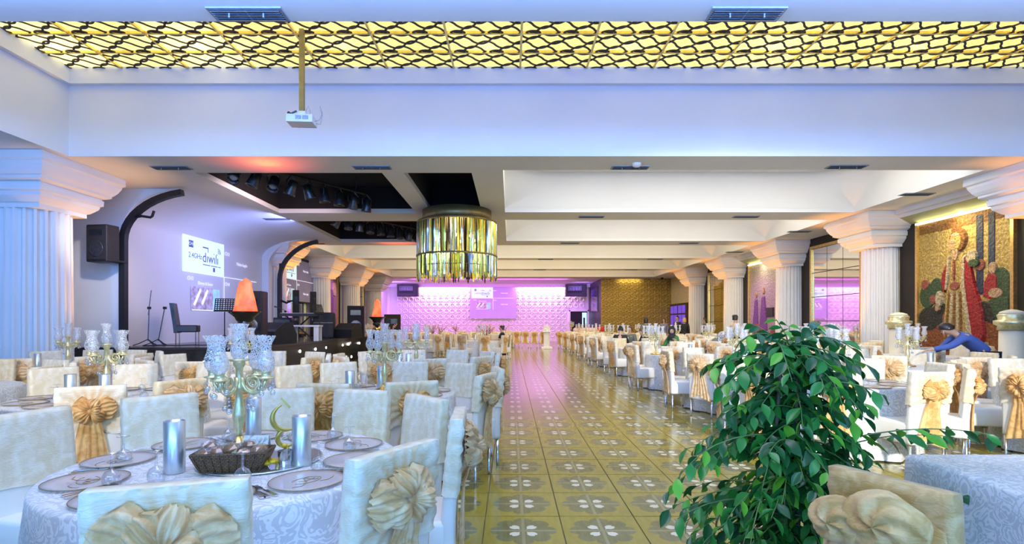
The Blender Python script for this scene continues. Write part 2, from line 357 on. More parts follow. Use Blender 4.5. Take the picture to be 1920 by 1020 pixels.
# ------------------------------------------------------------------ mesh helpers
class MB:
    def __init__(s):
        s.v = []; s.f = []; s.mi = []; s.sm = []; s.uv = {}
        s.m = 0; s.smooth = False
    def add(s, verts, faces, uvs=None):
        b = len(s.v); s.v.extend(verts)
        for i, f in enumerate(faces):
            if uvs: s.uv[len(s.f)] = uvs[i]
            s.f.append(tuple(b + k for k in f)); s.mi.append(s.m); s.sm.append(s.smooth)
        return s
    def box(s, x0, x1, y0, y1, z0, z1):
        v = [(x0, y0, z0), (x1, y0, z0), (x1, y1, z0), (x0, y1, z0), (x0, y0, z1), (x1, y0, z1), (x1, y1, z1), (x0, y1, z1)]
        sm = s.smooth; s.smooth = False
        s.add(v, [(0, 3, 2, 1), (4, 5, 6, 7), (0, 1, 5, 4), (1, 2, 6, 5), (2, 3, 7, 6), (3, 0, 4, 7)])
        s.smooth = sm; return s
    def obox(s, c, size, mat3):
        hx, hy, hz = size[0] / 2, size[1] / 2, size[2] / 2
        v = []
        for q in ((-hx, -hy, -hz), (hx, -hy, -hz), (hx, hy, -hz), (-hx, hy, -hz), (-hx, -hy, hz), (hx, -hy, hz), (hx, hy, hz), (-hx, hy, hz)):
            p = mat3 @ Vector(q); v.append((c[0] + p.x, c[1] + p.y, c[2] + p.z))
        sm = s.smooth; s.smooth = False
        s.add(v, [(0, 3, 2, 1), (4, 5, 6, 7), (0, 1, 5, 4), (1, 2, 6, 5), (2, 3, 7, 6), (3, 0, 4, 7)])
        s.smooth = sm; return s
    def rbox(s, x0, x1, y0, y1, z0, z1, r, seg=3):
        # box with rounded vertical edges and softened top/bottom
        pts = []
        for (cx, cy, a0) in ((x1 - r, y1 - r, 0), (x0 + r, y1 - r, 90), (x0 + r, y0 + r, 180), (x1 - r, y0 + r, 270)):
            for k in range(seg + 1):
                a = R(a0 + 90.0 * k / seg); pts.append((cx, cy, math.cos(a), math.sin(a)))
        rings = []
        for (z, inset) in ((z0, r * .6), (z0 + r * .3, r * .18), (z0 + r * .8, 0), (z1 - r * .8, 0), (z1 - r * .3, r * .18), (z1, r * .6)):
            rings.append([(cx + (r - inset) * ca, cy + (r - inset) * sa, z) for (cx, cy, ca, sa) in pts])
        return s.loft(rings, closed=True, cap=True)
    def loft(s, rings, closed=True, cap=False):
        n = len(rings[0]); v = [p for r_ in rings for p in r_]; f = []
        for i in range(len(rings) - 1):
            for j in range(n if closed else n - 1):
                k = (j + 1) % n
                f.append((i * n + j, i * n + k, (i + 1) * n + k, (i + 1) * n + j))
        if cap:
            f.append(tuple(reversed(range(n)))); f.append(tuple((len(rings) - 1) * n + j for j in range(n)))
        return s.add(v, f)
    def lathe(s, prof, c=(0, 0, 0), n=16, cap=True):
        rings = [[(c[0] + r * math.cos(2 * PI * k / n), c[1] + r * math.sin(2 * PI * k / n), c[2] + z) for k in range(n)] for (r, z) in prof]
        return s.loft(rings, True, cap)
    def cyl(s, p0, p1, r0, r1=None, n=8, cap=True):
        return s.tube([p0, p1], [r0, r0 if r1 is None else r1], n, cap)
    def tube(s, pts, rad, n=6, cap=True, closed=False):
        P = [Vector(p) for p in pts]; rings = []
        if not isinstance(rad, (list, tuple)): rad = [rad] * len(P)
        L = len(P); prev = None
        for i, p in enumerate(P):
            if closed: t = P[(i + 1) % L] - P[i - 1]
            else: t = P[min(i + 1, L - 1)] - P[max(i - 1, 0)]
            if t.length < 1e-9: t = Vector((0, 0, 1))
            t.normalize()
            if prev is None:
                a = Vector((0, 0, 1)) if abs(t.z) < 0.9 else Vector((1, 0, 0))
                u = t.cross(a).normalized()
            else:
                u = (prev - t * prev.dot(t))
                u = u.normalized() if u.length > 1e-6 else t.orthogonal().normalized()
            prev = u; w = t.cross(u)
            rings.append([tuple(p + (u * math.cos(2 * PI * k / n) + w * math.sin(2 * PI * k / n)) * rad[i]) for k in range(n)])
        if closed: rings.append(rings[0]); cap = False
        return s.loft(rings, True, cap)
    def grid(s, fn, nu, nv):
        v = [fn(i / nu, j / nv) for i in range(nu + 1) for j in range(nv + 1)]
        f = [(i * (nv + 1) + j, (i + 1) * (nv + 1) + j, (i + 1) * (nv + 1) + j + 1, i * (nv + 1) + j + 1) for i in range(nu) for j in range(nv)]
        return s.add(v, f)
    def sphere(s, c, r, n=10, m=7, sc=(1, 1, 1)):
        rings = []
        for i in range(m + 1):
            a = PI * i / m
            rr = max(math.sin(a), 0.02)
            rings.append([(c[0] + sc[0] * r * rr * math.cos(2 * PI * k / n), c[1] + sc[1] * r * rr * math.sin(2 * PI * k / n), c[2] - sc[2] * r * math.cos(a)) for k in range(n)])
        return s.loft(rings, True, True)
    def prism(s, poly, z0, z1):
        n = len(poly)
        v = [(x, y, z0) for x, y in poly] + [(x, y, z1) for x, y in poly]
        f = [tuple(reversed(range(n))), tuple(range(n, 2 * n))] + [(i, (i + 1) % n, n + (i + 1) % n, n + i) for i in range(n)]
        return s.add(v, f)
    def ribbon(s, pts, w, z0, z1):
        # flat strip following pts (x,y), thickness z0..z1
        n = len(pts); v = []; f = []
        for i, (x, y) in enumerate(pts):
            a = pts[max(i - 1, 0)]; b = pts[min(i + 1, n - 1)]
            dx, dy = b[0] - a[0], b[1] - a[1]; L = math.hypot(dx, dy) or 1
            nx, ny = -dy / L * w / 2, dx / L * w / 2
            v += [(x + nx, y + ny, z0), (x - nx, y - ny, z0), (x - nx, y - ny, z1), (x + nx, y + ny, z1)]
        for i in range(n - 1):
            a = i * 4; b = a + 4
            for k in range(4):
                l = (k + 1) % 4
                f.append((a + k, a + l, b + l, b + k))
        f.append((3, 2, 1, 0)); f.append(((n - 1) * 4, (n - 1) * 4 + 1, (n - 1) * 4 + 2, (n - 1) * 4 + 3))
        return s.add(v, f)
    def mesh(s, name, mats):
        me = bpy.data.meshes.new(name)
        me.from_pydata(s.v, [], s.f)
        for m in (mats if isinstance(mats, (list, tuple)) else [mats]): me.materials.append(m)
        me.polygons.foreach_set('material_index', s.mi)
        me.polygons.foreach_set('use_smooth', s.sm)
        if s.uv:
            l = me.uv_layers.new(name='UVMap')
            for pi, uvs in s.uv.items():
                p = me.polygons[pi]
                for li, q in zip(p.loop_indices, uvs): l.data[li].uv = q
        me.update()
        return me
    def build(s, name, mats, parent=None, **kw):
        return put(name, s.mesh(name, mats), parent, **kw)

def put(name, me, parent=None, loc=None, rot=None, scale=None):
    o = bpy.data.objects.new(name, me)
    COL.objects.link(o)
    if parent is not None: o.parent = parent
    if loc is not None: o.location = loc
    if rot is not None: o.rotation_euler = rot
    if scale is not None: o.scale = scale if isinstance(scale, (tuple, list)) else (scale,) * 3
    return o

def tag(o, label=None, cat=None, group=None, kind=None):
    if label: o['label'] = label
    if cat: o['category'] = cat
    if group: o['group'] = group
    if kind: o['kind'] = kind
    return o

def thing(name, label, cat, loc=(0, 0, 0), rz=0.0, group=None):
    o = bpy.data.objects.new(name, None)
    o.empty_display_size = 0.1
    COL.objects.link(o); o.location = loc; o.rotation_euler = (0, 0, rz)
    return tag(o, label, cat, group)

def sm(): 
    b = MB(); b.smooth = True
    return b

def text_obj(name, body, size, mat_, parent, M, ext=0.002, align='CENTER'):
    cu = bpy.data.curves.new(name, 'FONT')
    cu.body = body; cu.size = size; cu.extrude = ext; cu.align_x = align; cu.align_y = 'CENTER'
    cu.materials.append(mat_)
    tmp = bpy.data.objects.new('tmp_text', cu)
    COL.objects.link(tmp)
    me = bpy.data.meshes.new_from_object(tmp.evaluated_get(bpy.context.evaluated_depsgraph_get()))
    bpy.data.objects.remove(tmp); bpy.data.curves.remove(cu)
    me.name = name
    me.transform(M)
    return put(name, me, parent)
# ------------------------------------------------------------------ floor
TS = 0.555
FX0, FY0 = 0.09 - TS / 2, 3.73 - TS / 2          # corner of a reference tile
fl = tag(MB().box(-10.6, 11.6, -4, 43.2, -0.12, -0.010).build('floor', GROUT), 'polished patterned tile floor of the hall', None, None, 'structure')
tm = MB()
g_ = 0.004
tm.add([(-TS/2+g_, -TS/2+g_, -.012), (TS/2-g_, -TS/2+g_, -.012), (TS/2-g_, TS/2-g_, -.012), (-TS/2+g_, TS/2-g_, -.012),
        (-TS/2+g_, -TS/2+g_, -.001), (TS/2-g_, -TS/2+g_, -.001), (TS/2-g_, TS/2-g_, -.001), (-TS/2+g_, TS/2-g_, -.001),
        (-TS/2+g_*1.6, -TS/2+g_*1.6, 0), (TS/2-g_*1.6, -TS/2+g_*1.6, 0), (TS/2-g_*1.6, TS/2-g_*1.6, 0), (-TS/2+g_*1.6, TS/2-g_*1.6, 0)],
       [(0, 1, 5, 4), (1, 2, 6, 5), (2, 3, 7, 6), (3, 0, 4, 7), (4, 5, 9, 8), (5, 6, 10, 9), (6, 7, 11, 10), (7, 4, 8, 11), (8, 9, 10, 11)],
       [[(0, 0), (1, 0), (1, 0), (0, 0)], [(1, 0), (1, 1), (1, 1), (1, 0)], [(1, 1), (0, 1), (0, 1), (1, 1)], [(0, 1), (0, 0), (0, 0), (0, 1)],
        [(0, 0), (1, 0), (.99, .01), (.01, .01)], [(1, 0), (1, 1), (.99, .99), (.99, .01)], [(1, 1), (0, 1), (.01, .99), (.99, .99)], [(0, 1), (0, 0), (.01, .01), (.01, .99)],
        [(.01, .01), (.99, .01), (.99, .99), (.01, .99)]])
tile_me = tm.mesh('tile', TILE)
fieldm = MB()
cand = []
for i in range(-20, 22):
    for j in range(-14, 71):
        x = 0.09 + TS * i; y = 3.73 + TS * j
        if x - TS/2 < -10.6 or x + TS/2 > 11.6 or y < -4 or y > 43: continue
        cand.append((x, y))
def tile_rank(c):
    x, y = c
    if y < 1.6 or abs(x) > y * 1.05: return 1e9
    d = y
    if not (-0.75 < x < 3.7): d += 12          # mostly under the tables
    return d
cand.sort(key=tile_rank)
for k, (x, y) in enumerate(cand):
    if k < 290:
        t = put('tile', tile_me, fl, loc=(x, y, random.uniform(-.0006, .0004)))
    else:
        b = len(fieldm.v)
        q = TS / 2 - g_
        fieldm.add([(x - q, y - q, -.0005), (x + q, y - q, -.0005), (x + q, y + q, -.0005), (x - q, y + q, -.0005)], [(0, 1, 2, 3)], [[(0, 0), (1, 0), (1, 1), (0, 1)]])
tag(fieldm.build('floor_tiles', TILE, fl), None, None, None, 'stuff')

# ------------------------------------------------------------------ ceiling
ZC = 4.55
def slab_with_holes(b, x0, x1, y0, y1, holes, z0, z1):
    xs = sorted({x0, x1, *[h[0] for h in holes], *[h[1] for h in holes]})
    ys = sorted({y0, y1, *[h[2] for h in holes], *[h[3] for h in holes]})
    for j in range(len(ys) - 1):
        run = None
        for i in range(len(xs) - 1):
            cx, cy = (xs[i] + xs[i+1]) / 2, (ys[j] + ys[j+1]) / 2
            hole = any(h[0] < cx < h[1] and h[2] < cy < h[3] for h in holes)
            if not hole:
                if run is None: run = xs[i]
            if (hole or i == len(xs) - 2) and run is not None:
                b.box(run, xs[i] if hole else xs[i+1], ys[j], ys[j+1], z0, z1); run = None
TRAY = (-8.2, 9.75, 5.48, 9.9)
BLACKS = [(-6.5, -2.65, 11.0, 15.0), (-2.2, -0.8, 11.0, 15.0), (-6.5, -2.65, 16.2, 20.4), (-2.2, -0.8, 16.2, 20.4)]
ALC = (-9.2, -7.5, 12.4, 19.9)
b = MB()
slab_with_holes(b, -10.6, 11.6, -4, 43.2, [TRAY, ALC] + COFFERS + BLACKS, ZC, ZC + 0.12)
ceil = tag(b.build('ceiling', WHITE), 'white plaster ceiling with recessed coffers and black light wells', None, None, 'structure')
# tray above the near tables
b = MB()
x0, x1, y0, y1 = TRAY
for (a, c, d, e) in ((x0 - .1, x0, y0 - .1, y1 + .1), (x1, x1 + .1, y0 - .1, y1 + .1), (x0, x1, y1, y1 + .1), (x0, x1, y0 - .1, y0)):
    b.box(a, c, d, e, ZC + .119, 7.0)
b.box(x0 - .1, x1 + .1, y0 - .1, y1 + .1, 7.0, 7.1)
b.build('tray_recess', WHITE, ceil)
b = MB()
for (a, c, d, e) in ((x0, x0 + .10, y0, y1), (x1 - .10, x1, y0, y1), (x0 + .1, x1 - .1, y1 - .10, y1), (x0 + .1, x1 - .1, y0, y0 + .10)):
    b.box(a, c, d, e, 5.86, 6.17)
b.build('tray_lip', WHITE, ceil)
# luminous panels and their scroll lattice
DIFF = bpy.data.materials.new('opal_ceiling_diffuser')
nt, pb, out = nodes_of(DIFF)
nt.nodes.remove(pb)
tl = nt.nodes.new('ShaderNodeBsdfTranslucent')
tc = nt.nodes.new('ShaderNodeTexCoord'); nz = nt.nodes.new('ShaderNodeTexNoise'); nz.inputs['Scale'].default_value = 2
nt.links.new(tc.outputs['Object'], nz.inputs['Vector'])
nt.links.new(mixc(nt, nz.outputs['Fac'], (0.94, 0.90, 0.62), (0.97, 0.93, 0.68)), tl.inputs[0])
nt.links.new(tl.outputs[0], out.inputs['Surface'])
LATT = mat('dark_bronze_scroll_lattice', (0.03, 0.016, 0.008), 0.5, 0.4, noise=(9, 0.2))
PW, PH = 1.22, 0.61
pm = MB().box(-PW/2 + .012, PW/2 - .012, -PH/2 + .012, PH/2 - .012, 0, .006).mesh('light_panel', DIFF)
lm = MB()
wd = .032
for row in range(-1, 5):
    yy = -PH/2 + PH * (row + .5) / 4
    pts_ = []
    for k in range(61):
        a_ = 2 * PI * k / 30 + 2.25 * row
        pts_.append((-PW/2 + PW * k / 60, max(-PH/2, min(PH/2, yy + .112 * math.copysign(abs(math.sin(a_)) ** .8, math.sin(a_))))))
    lm.ribbon(pts_, wd, -.022 - .006 * (row % 2), -.008 - .006 * (row % 2))
for cx, sg in ((-.42, 1), (.19, 1), (-.12, -1), (.49, -1)):
    lm.ribbon([(cx + .115 * math.cos(PI * k / 12), sg * (PH/2 - .075 * math.sin(PI * k / 12))) for k in range(13)], wd, -.034, -.022)
lat_me = lm.mesh('scroll_lattice', LATT)
col0 = -8.2 + 0.10
ncol = 15
for i in range(ncol):
    for j in range(3):
        cx = -7.75 + 1.22 * i
        if cx - PW/2 > 9.7: continue
        cy = 9.94 - .12 - PH / 2 - PH * j + 0.02
        p = put('light_panel', pm, ceil, loc=(cx, cy, 6.165))
        put('scroll_lattice', lat_me, p)
# the unseen front half of the tray carries one wide diffuser
MB().box(x0 + .1, x1 - .1, y0 + .1, 9.84 - 3 * PH, 6.165, 6.171).build('light_panel', DIFF, ceil)
MB().box(-8.1 , -7.75 - PW/2, 9.84 - 3 * PH, 9.84, 6.165, 6.171).build('light_panel', DIFF, ceil)
for i in range(ncol + 1):
    cx = -7.75 + 1.22 * i - PW / 2
    if cx < 9.65: MB().box(cx - .018, cx + .018, 9.84 - 3 * PH, 9.80, 6.125, 6.165).build('frame_bar', BRASS, ceil)
for j in range(1, 4):
    cy = 9.84 - PH * j
    MB().box(x0 + .1, x1 - .1, cy - .018, cy + .018, 6.122, 6.164).build('frame_bar', BRASS, ceil)
# coffers
def coffer_outline(x0, x1, y0, y1, r=1.15, n=10):
    pts = [(x0, y0), (x1, y0)]
    for k in range(n + 1):
        a = R(90.0 * k / n); pts.append((x1 - r + r * math.cos(a), y1 - r * .8 + r * .8 * math.sin(a)))
    for k in range(n + 1):
        a = R(90 + 90.0 * k / n); pts.append((x0 + r + r * math.cos(a), y1 - r * .8 + r * .8 * math.sin(a)))
    return pts
for (cx0, cx1, cy0, cy1) in COFFERS:
    n = 0; b = sm(); NR = 7
    for q_ in range(NR):
        f = q_ / (NR - 1.0)
        P_ = coffer_outline(cx0, cx1, cy0, cy1, r=.02 + 1.5 * math.sin(f * PI / 2))
        n = len(P_); b.v += [(x, y, ZC + .119 + 1.0 * f) for x, y in P_]
    for q_ in range(NR - 1):
        for i in range(n):
            b.f.append((q_ * n + i, (q_ + 1) * n + i, (q_ + 1) * n + (i + 1) % n, q_ * n + (i + 1) % n)); b.mi.append(0); b.sm.append(2 <= i < n - 1)
    b.f.append(tuple(range((NR - 1) * n, NR * n))); b.mi.append(0); b.sm.append(False)
    b.build('coffer', WHITE, ceil)
for (cx0, cx1, cy0, cy1) in BLACKS:
    b = MB()
    for (a, c, d, e) in ((cx0 - .03, cx0, cy0, cy1), (cx1, cx1 + .03, cy0, cy1), (cx0, cx1, cy0 - .03, cy0), (cx0, cx1, cy1, cy1 + .03)):
        b.box(a, c, d, e, ZC + .121, 5.3)
    b.box(cx0, cx1, cy0, cy1, 5.3, 5.33)
    b.build('black_light_well', BLACKCEIL, ceil)

# ------------------------------------------------------------------ outer walls
def struct(b, name, m, parent=None, label=None):
    o = b.build(name, m, parent)
    if parent is None: tag(o, label, None, None, 'structure')
    return o
b = MB()
b.box(-10.6, -10.4, -4, 12.3, 0, ZC)
b.box(-9.95, -9.75, 20.1, 43, 0, ZC)
wl = struct(b, 'wall_left', WHITE, None, 'white side wall beside the stage')
b = MB(); b.box(11.15, 11.35, -4, 43.2, 0, ZC)
wr = struct(b, 'wall_right', CREAMWALL, None, 'side wall carrying the tapestries and mirrors')
wb = struct(MB().box(-10.6, 6.5, 43.0, 43.2, 0, ZC), 'wall_back', WHITE, None, 'back wall of white relief tiles washed in pink light')
struct(MB().box(-10.6, 11.6, -4.2, -4.0, 0, ZC), 'wall_front', WHITE, None, 'plain white wall behind the photographer')
ws = struct(MB().box(6.3, 6.45, 37.15, 43.0, 0, ZC), 'wall_side', PURPLEWALL, None, 'dark violet return wall beside the back recess')
# arch wall in front of the stage alcove + alcove shell
AX, AZ, AR, AB = -8.95, 3.62, 1.45, 0.93
b = MB()
prof = [(AX, 0.90), (AX, AZ)] + [(AX + AR * (1 - math.cos(R(90 * k / 14))), AZ + AB * math.sin(R(90 * k / 14))) for k in range(1, 15)]
def arch_face(b, y, ypl):
    # wall from X=-10.4 to the arch curve, thickness y..ypl
    n = len(prof)
    for i in range(n - 1):
        (xa, za), (xb, zb) = prof[i], prof[i + 1]
        v = []
        for yy in (y, ypl):
            v += [(-10.45, yy, za), (xa, yy, za), (xb, yy, zb), (-10.45, yy, zb)]
        b.add(v, [(0, 1, 2, 3), (7, 6, 5, 4), (1, 5, 6, 2)])
arch_face(b, 12.3, 12.55)
arch_face(b, 19.75, 20.0)
struct(b, 'wall_arch', WHITE, None, 'white arched return walls at both ends of the stage alcove')
b = sm()
wx = -9.2
prof2 = [(wx, 0.90), (wx, 2.0), (wx, 3.85)] + [(wx + 1.75 * (1 - math.cos(R(90 * k / 16))), 3.85 + 0.71 * math.sin(R(90 * k / 16))) for k in range(1, 17)]
rings = [[(x, y, z) for (x, z) in prof2] for y in (12.5, 16, 19.85)]
b.loft(rings, closed=False)
struct(b, 'wall_alcove', WHITE, None, 'pale stage wall curving up into the ceiling')
# gold mosaic wall
GOLDW = bpy.data.materials.new('gold_mosaic_wall')
nt, pb, out = nodes_of(GOLDW)
tc = nt.nodes.new('ShaderNodeTexCoord')
br = nt.nodes.new('ShaderNodeTexVoronoi'); br.inputs['Scale'].default_value = 9; br.distance = 'CHEBYCHEV'
nt.links.new(tc.outputs['Object'], br.inputs['Vector'])
nz = nt.nodes.new('ShaderNodeTexNoise'); nz.inputs['Scale'].default_value = 14; nz.inputs['Detail'].default_value = 3
nt.links.new(tc.outputs['Object'], nz.inputs['Vector'])
nt.links.new(mixc(nt, sstep(nt, nz.outputs['Fac'], .35, .7), (0.20, 0.12, 0.02), (0.46, 0.32, 0.07)), pb.inputs['Base Color'])
pb.inputs['Metallic'].default_value = 0.55; pb.inputs['Roughness'].default_value = 0.34
bp = nt.nodes.new('ShaderNodeBump'); bp.inputs['Strength'].default_value = 0.8; bp.inputs['Distance'].default_value = 0.03
nt.links.new(M_(nt, 'ADD', br.outputs['Distance'], nz.outputs['Fac']), bp.inputs['Height']); nt.links.new(bp.outputs[0], pb.inputs['Normal'])
wg = struct(MB().box(6.3, 11.2, 37.05, 37.15, 0, ZC), 'wall_gold', GOLDW, None, 'shimmering gold mosaic wall at the far end')
gp = MB().box(-.19, .19, -.018, 0, -.19, .19).mesh('mosaic_panel', GOLDW)
for i in range(12):
    for k in range(11):
        put('mosaic_panel', gp, wg, loc=(6.55 + .4 * i, 37.05 + random.uniform(0, .008), .25 + .4 * k), rot=(random.uniform(-.02, .02), 0, random.uniform(-.02, .02)))
# relief tiles of the back wall
b = sm()
ts = 0.475
q = ts / 2 - .008
b.smooth = False
b.add([(-q, 0, -q), (q, 0, -q), (q, 0, q), (-q, 0, q), (-q, -.02, -q), (q, -.02, -q), (q, -.02, q), (-q, -.02, q)],
      [(4, 5, 6, 7), (0, 1, 5, 4), (1, 2, 6, 5), (2, 3, 7, 6), (3, 0, 4, 7)])
b.smooth = True
n = 16
rings = []
for (r, y) in ((.21, -.02), (.185, -.075), (.155, -.075), (.125, -.02)):
    rings.append([(r * math.cos(2 * PI * k / n), y, r * math.sin(2 * PI * k / n)) for k in range(n)])
b.loft(rings)
st = []
for k in range(8):
    r = .125 if k % 2 == 0 else .035
    st.append((r * math.cos(2 * PI * k / 8 + PI / 4), -.02, r * math.sin(2 * PI * k / 8 + PI / 4)))
b.smooth = False
b.add(st + [(0, -.065, 0)], [(k, (k + 1) % 8, 8) for k in range(8)])
RELIEF = mat('white_relief_gypsum', (0.82, 0.80, 0.82), 0.5, noise=(3, 0.03))
rt = b.mesh('relief_tile', RELIEF)
cnt = 0
for i in range(32):
    for k in range(9):
        x = -8.95 + .475 * i; z = ZC - .24 - .475 * k
        if cnt >= 298: break
        if x > 4.5 and z < 2.5: continue
        put('relief_tile', rt, wb, loc=(x, 43.0, z)); cnt += 1
tag(MB().box(-10.4, 4.6, 42.93, 43.0, 0.0, 0.14).build('baseboard_back', WHITE), 'white skirting along the relief tile wall', None, None, 'structure')
tag(MB().box(-10.4, 6.3, 42.2, 42.35, 4.3, ZC).build('trim_1', WHITE), 'white pelmet hiding the wall wash lamps', None, None, 'structure')
# back doorway (dark opening drawn as black sheet, lit room as glowing strip)
d = tag(MB().box(4.72, 4.82, 42.8, 43.0, 0, 2.5).box(6.2, 6.3, 42.8, 43.0, 0, 2.5).box(4.72, 6.3, 42.8, 43.0, 2.4, 2.5).build('door_1', WHITE), 'dark service doorway in the back wall', None, None, 'structure')
MB().box(4.82, 6.2, 42.97, 42.99, 0, 2.4).build('painted_opening', mat('painted_doorway_dark', (.012, .010, .02), .7, noise=(2, .3)), d)
MB().box(5.78, 6.14, 42.90, 42.96, 0.4, 2.3).build('glow_strip', mat('lit_room_beyond', (.3, .5, .6), .4, noise=(5, .3), emit=((.45, .8, 1.0), 1.2)), d)
MB().box(5.86, 6.0, 42.86, 42.9, 0.4, 1.9).build('door_edge', BLACKM, d)
# window slots on the violet return wall
w = tag(MB().box(6.24, 6.3, 38.2, 41.2, 2.3, 4.1).build('window_1', BLACKG), 'framed interior window high on the violet wall', None, None, 'structure')
for (ya, yb) in ((38.3, 39.7), (39.8, 41.1)):
    for (za, zb) in ((2.4, 3.15), (3.22, 4.0)):
        MB().box(6.21, 6.24, ya, yb, za, zb).build('pane', mat('violet_glass', (.12, .09, .3), .08, .3, noise=(3, .2)), w)
# double door on the far part of the side wall
DOORW = mat('dark_door_wood', (.05, .03, .022), .4, noise=(8, .25), stretch=(1, 1, 8))
d = tag(MB().box(11.05, 11.15, 33.4, 36.9, 0, 2.75).build('door_2', DOORW), 'dark double door with glazed violet panels beside the gold wall', None, None, 'structure')
VGL = mat('backlit_violet_glass', (.12, .05, .6), .2, noise=(4, .3), emit=((.22, .10, 1.0), 0.5))
for (ya, yb) in ((33.7, 34.3), (34.45, 35.05), (35.35, 35.95), (36.1, 36.7)):
    for (za, zb) in ((.4, 1.2), (1.3, 2.0), (2.1, 2.6)):
        MB().box(11.02, 11.05, ya, yb, za, zb).build('pane', VGL, d)
for y in (35.15, 35.25): MB().cyl((11.0, y, 1.0), (11.0, y, 1.4), .015).build('handle', BRASS, d)

# ------------------------------------------------------------------ columns
COLY = [10.52, 15.65, 20.75, 25.85, 30.95]
def fluted(r, z0, z1, nfl=22):
    b = MB()
    pts = []
    for k in range(nfl):
        for (fr, dr) in ((0.0, 0), (.14, 0), (.28, -.045), (.5, -.075), (.72, -.045), (.86, 0)):
            a = 2 * PI * (k + fr) / nfl
            pts.append((math.cos(a) * (r + dr * r / .5), math.sin(a) * (r + dr * r / .5)))
    b.loft([[(x * s, y * s, z) for x, y in pts] for (z, s) in ((z0, 1.03), (z0 + 1.2, 1.02), (z1, .985))], True, False)
    return b
CAPPROF = [(.56, 3.62), (.56, 3.70), (.60, 3.72), (.70, 3.82), (.715, 3.86), (.715, 3.89), (.76, 3.91), (.765, 4.02), (.74, 4.03), (.74, 4.05), (.80, 4.07), (.86, 4.10), (.86, 4.14),
           (.885, 4.16), (.93, 4.22), (.98, 4.32), (.99, 4.37), (1.03, 4.40), (1.03, ZC - .004)]
def capital(dx=0, hb=0.0):
    b = MB()
    for (h, z) in (): pass
    rings = [[(-h - hb, -h - hb, z), (h + hb, -h - hb, z), (h + hb, h + hb, z), (-h - hb, h + hb, z)] for (h, z) in CAPPROF]
    b.loft(rings, True, True)
    return b
sh_me = fluted(.46, .32, 3.63).mesh('shaft', COLWHITE)
shb_me = fluted(.575, .32, 3.63).mesh('shaft', COLWHITE)
cap_me = capital().mesh('capital', COLWHITE)
def base_me(r):
    b = MB()
    b.box(-r - .12, r + .12, -r - .12, r + .12, 0, .14)
    b.lathe([(r + .10, .14), (r + .13, .18), (r + .10, .23), (r + .04, .25), (r + .05, .30), (r + .02, .33)], n=32)
    return b.mesh('plinth', COLWHITE)
bs_me, bb_me = base_me(.46), base_me(.575)
ORD = ['first', 'second', 'third', 'fourth', 'fifth', 'sixth', 'seventh', 'eighth', 'ninth', 'tenth']
def column(x, y, big, label):
    t = thing('column', label, 'column', (x, y, 0)); t['kind'] = 'structure'
    put('shaft', shb_me if big else sh_me, t)
    put('capital', cap_me, t)
    put('plinth', bb_me if big else bs_me, t)
for k, y in enumerate(COLY):
    if k == 0:
        column(-9.36, y, True, 'big fluted white column lit blue in front of the stage arch')
    elif k >= 2:
        column(-9.2, y, False, 'fluted white column %s along the stage side wall' % ['', '', 'just behind the stage arch', 'next to the hanging side screen', 'fourth back'][k])
    column(10.83, y, False, 'fluted white column with stepped capital, %s along the tapestry wall' % ORD[k])
column(-9.2, 36.05, False, 'fluted white column beside the pink back wall')
# amber uplights on the hidden inner sides of the columns
upl = MB().lathe([(.09, 0), (.09, .05), (.07, .12), (.075, .13)], n=12).mesh('uplight', BLACKM)
for sx, cx in ((1, 10.83), (-1, -9.2)):
    for k, y in enumerate(COLY):
        if sx < 0 and k == 1: continue
        lx, ly = cx - sx * .92, y + .35
        o = put('uplight', upl, None, loc=(lx, ly, .0 if not (sx < 0 and 12.4 < y < 22) else .9))
        tag(o, 'small black amber uplight at the foot of %s column on the %s' % (['the first', 'the second', 'the third', 'the fourth', 'the fifth'][k], 'tapestry side' if sx > 0 else 'stage side'), 'lamp', 'column uplights')
        z0 = .16 + (0 if not (sx < 0 and 12.4 < y < 22) else .9)
        light('column_uplight', 'SPOT', (lx, ly, z0), (680 if not (sx < 0 and k == 0) else 420), (1.0, .36, .03) if not (sx < 0 and k == 0) else (1.0, .5, .15), aim=(lx + sx * .20, ly - .08, 4.2), spot=46, blend=0.9, radius=.05)

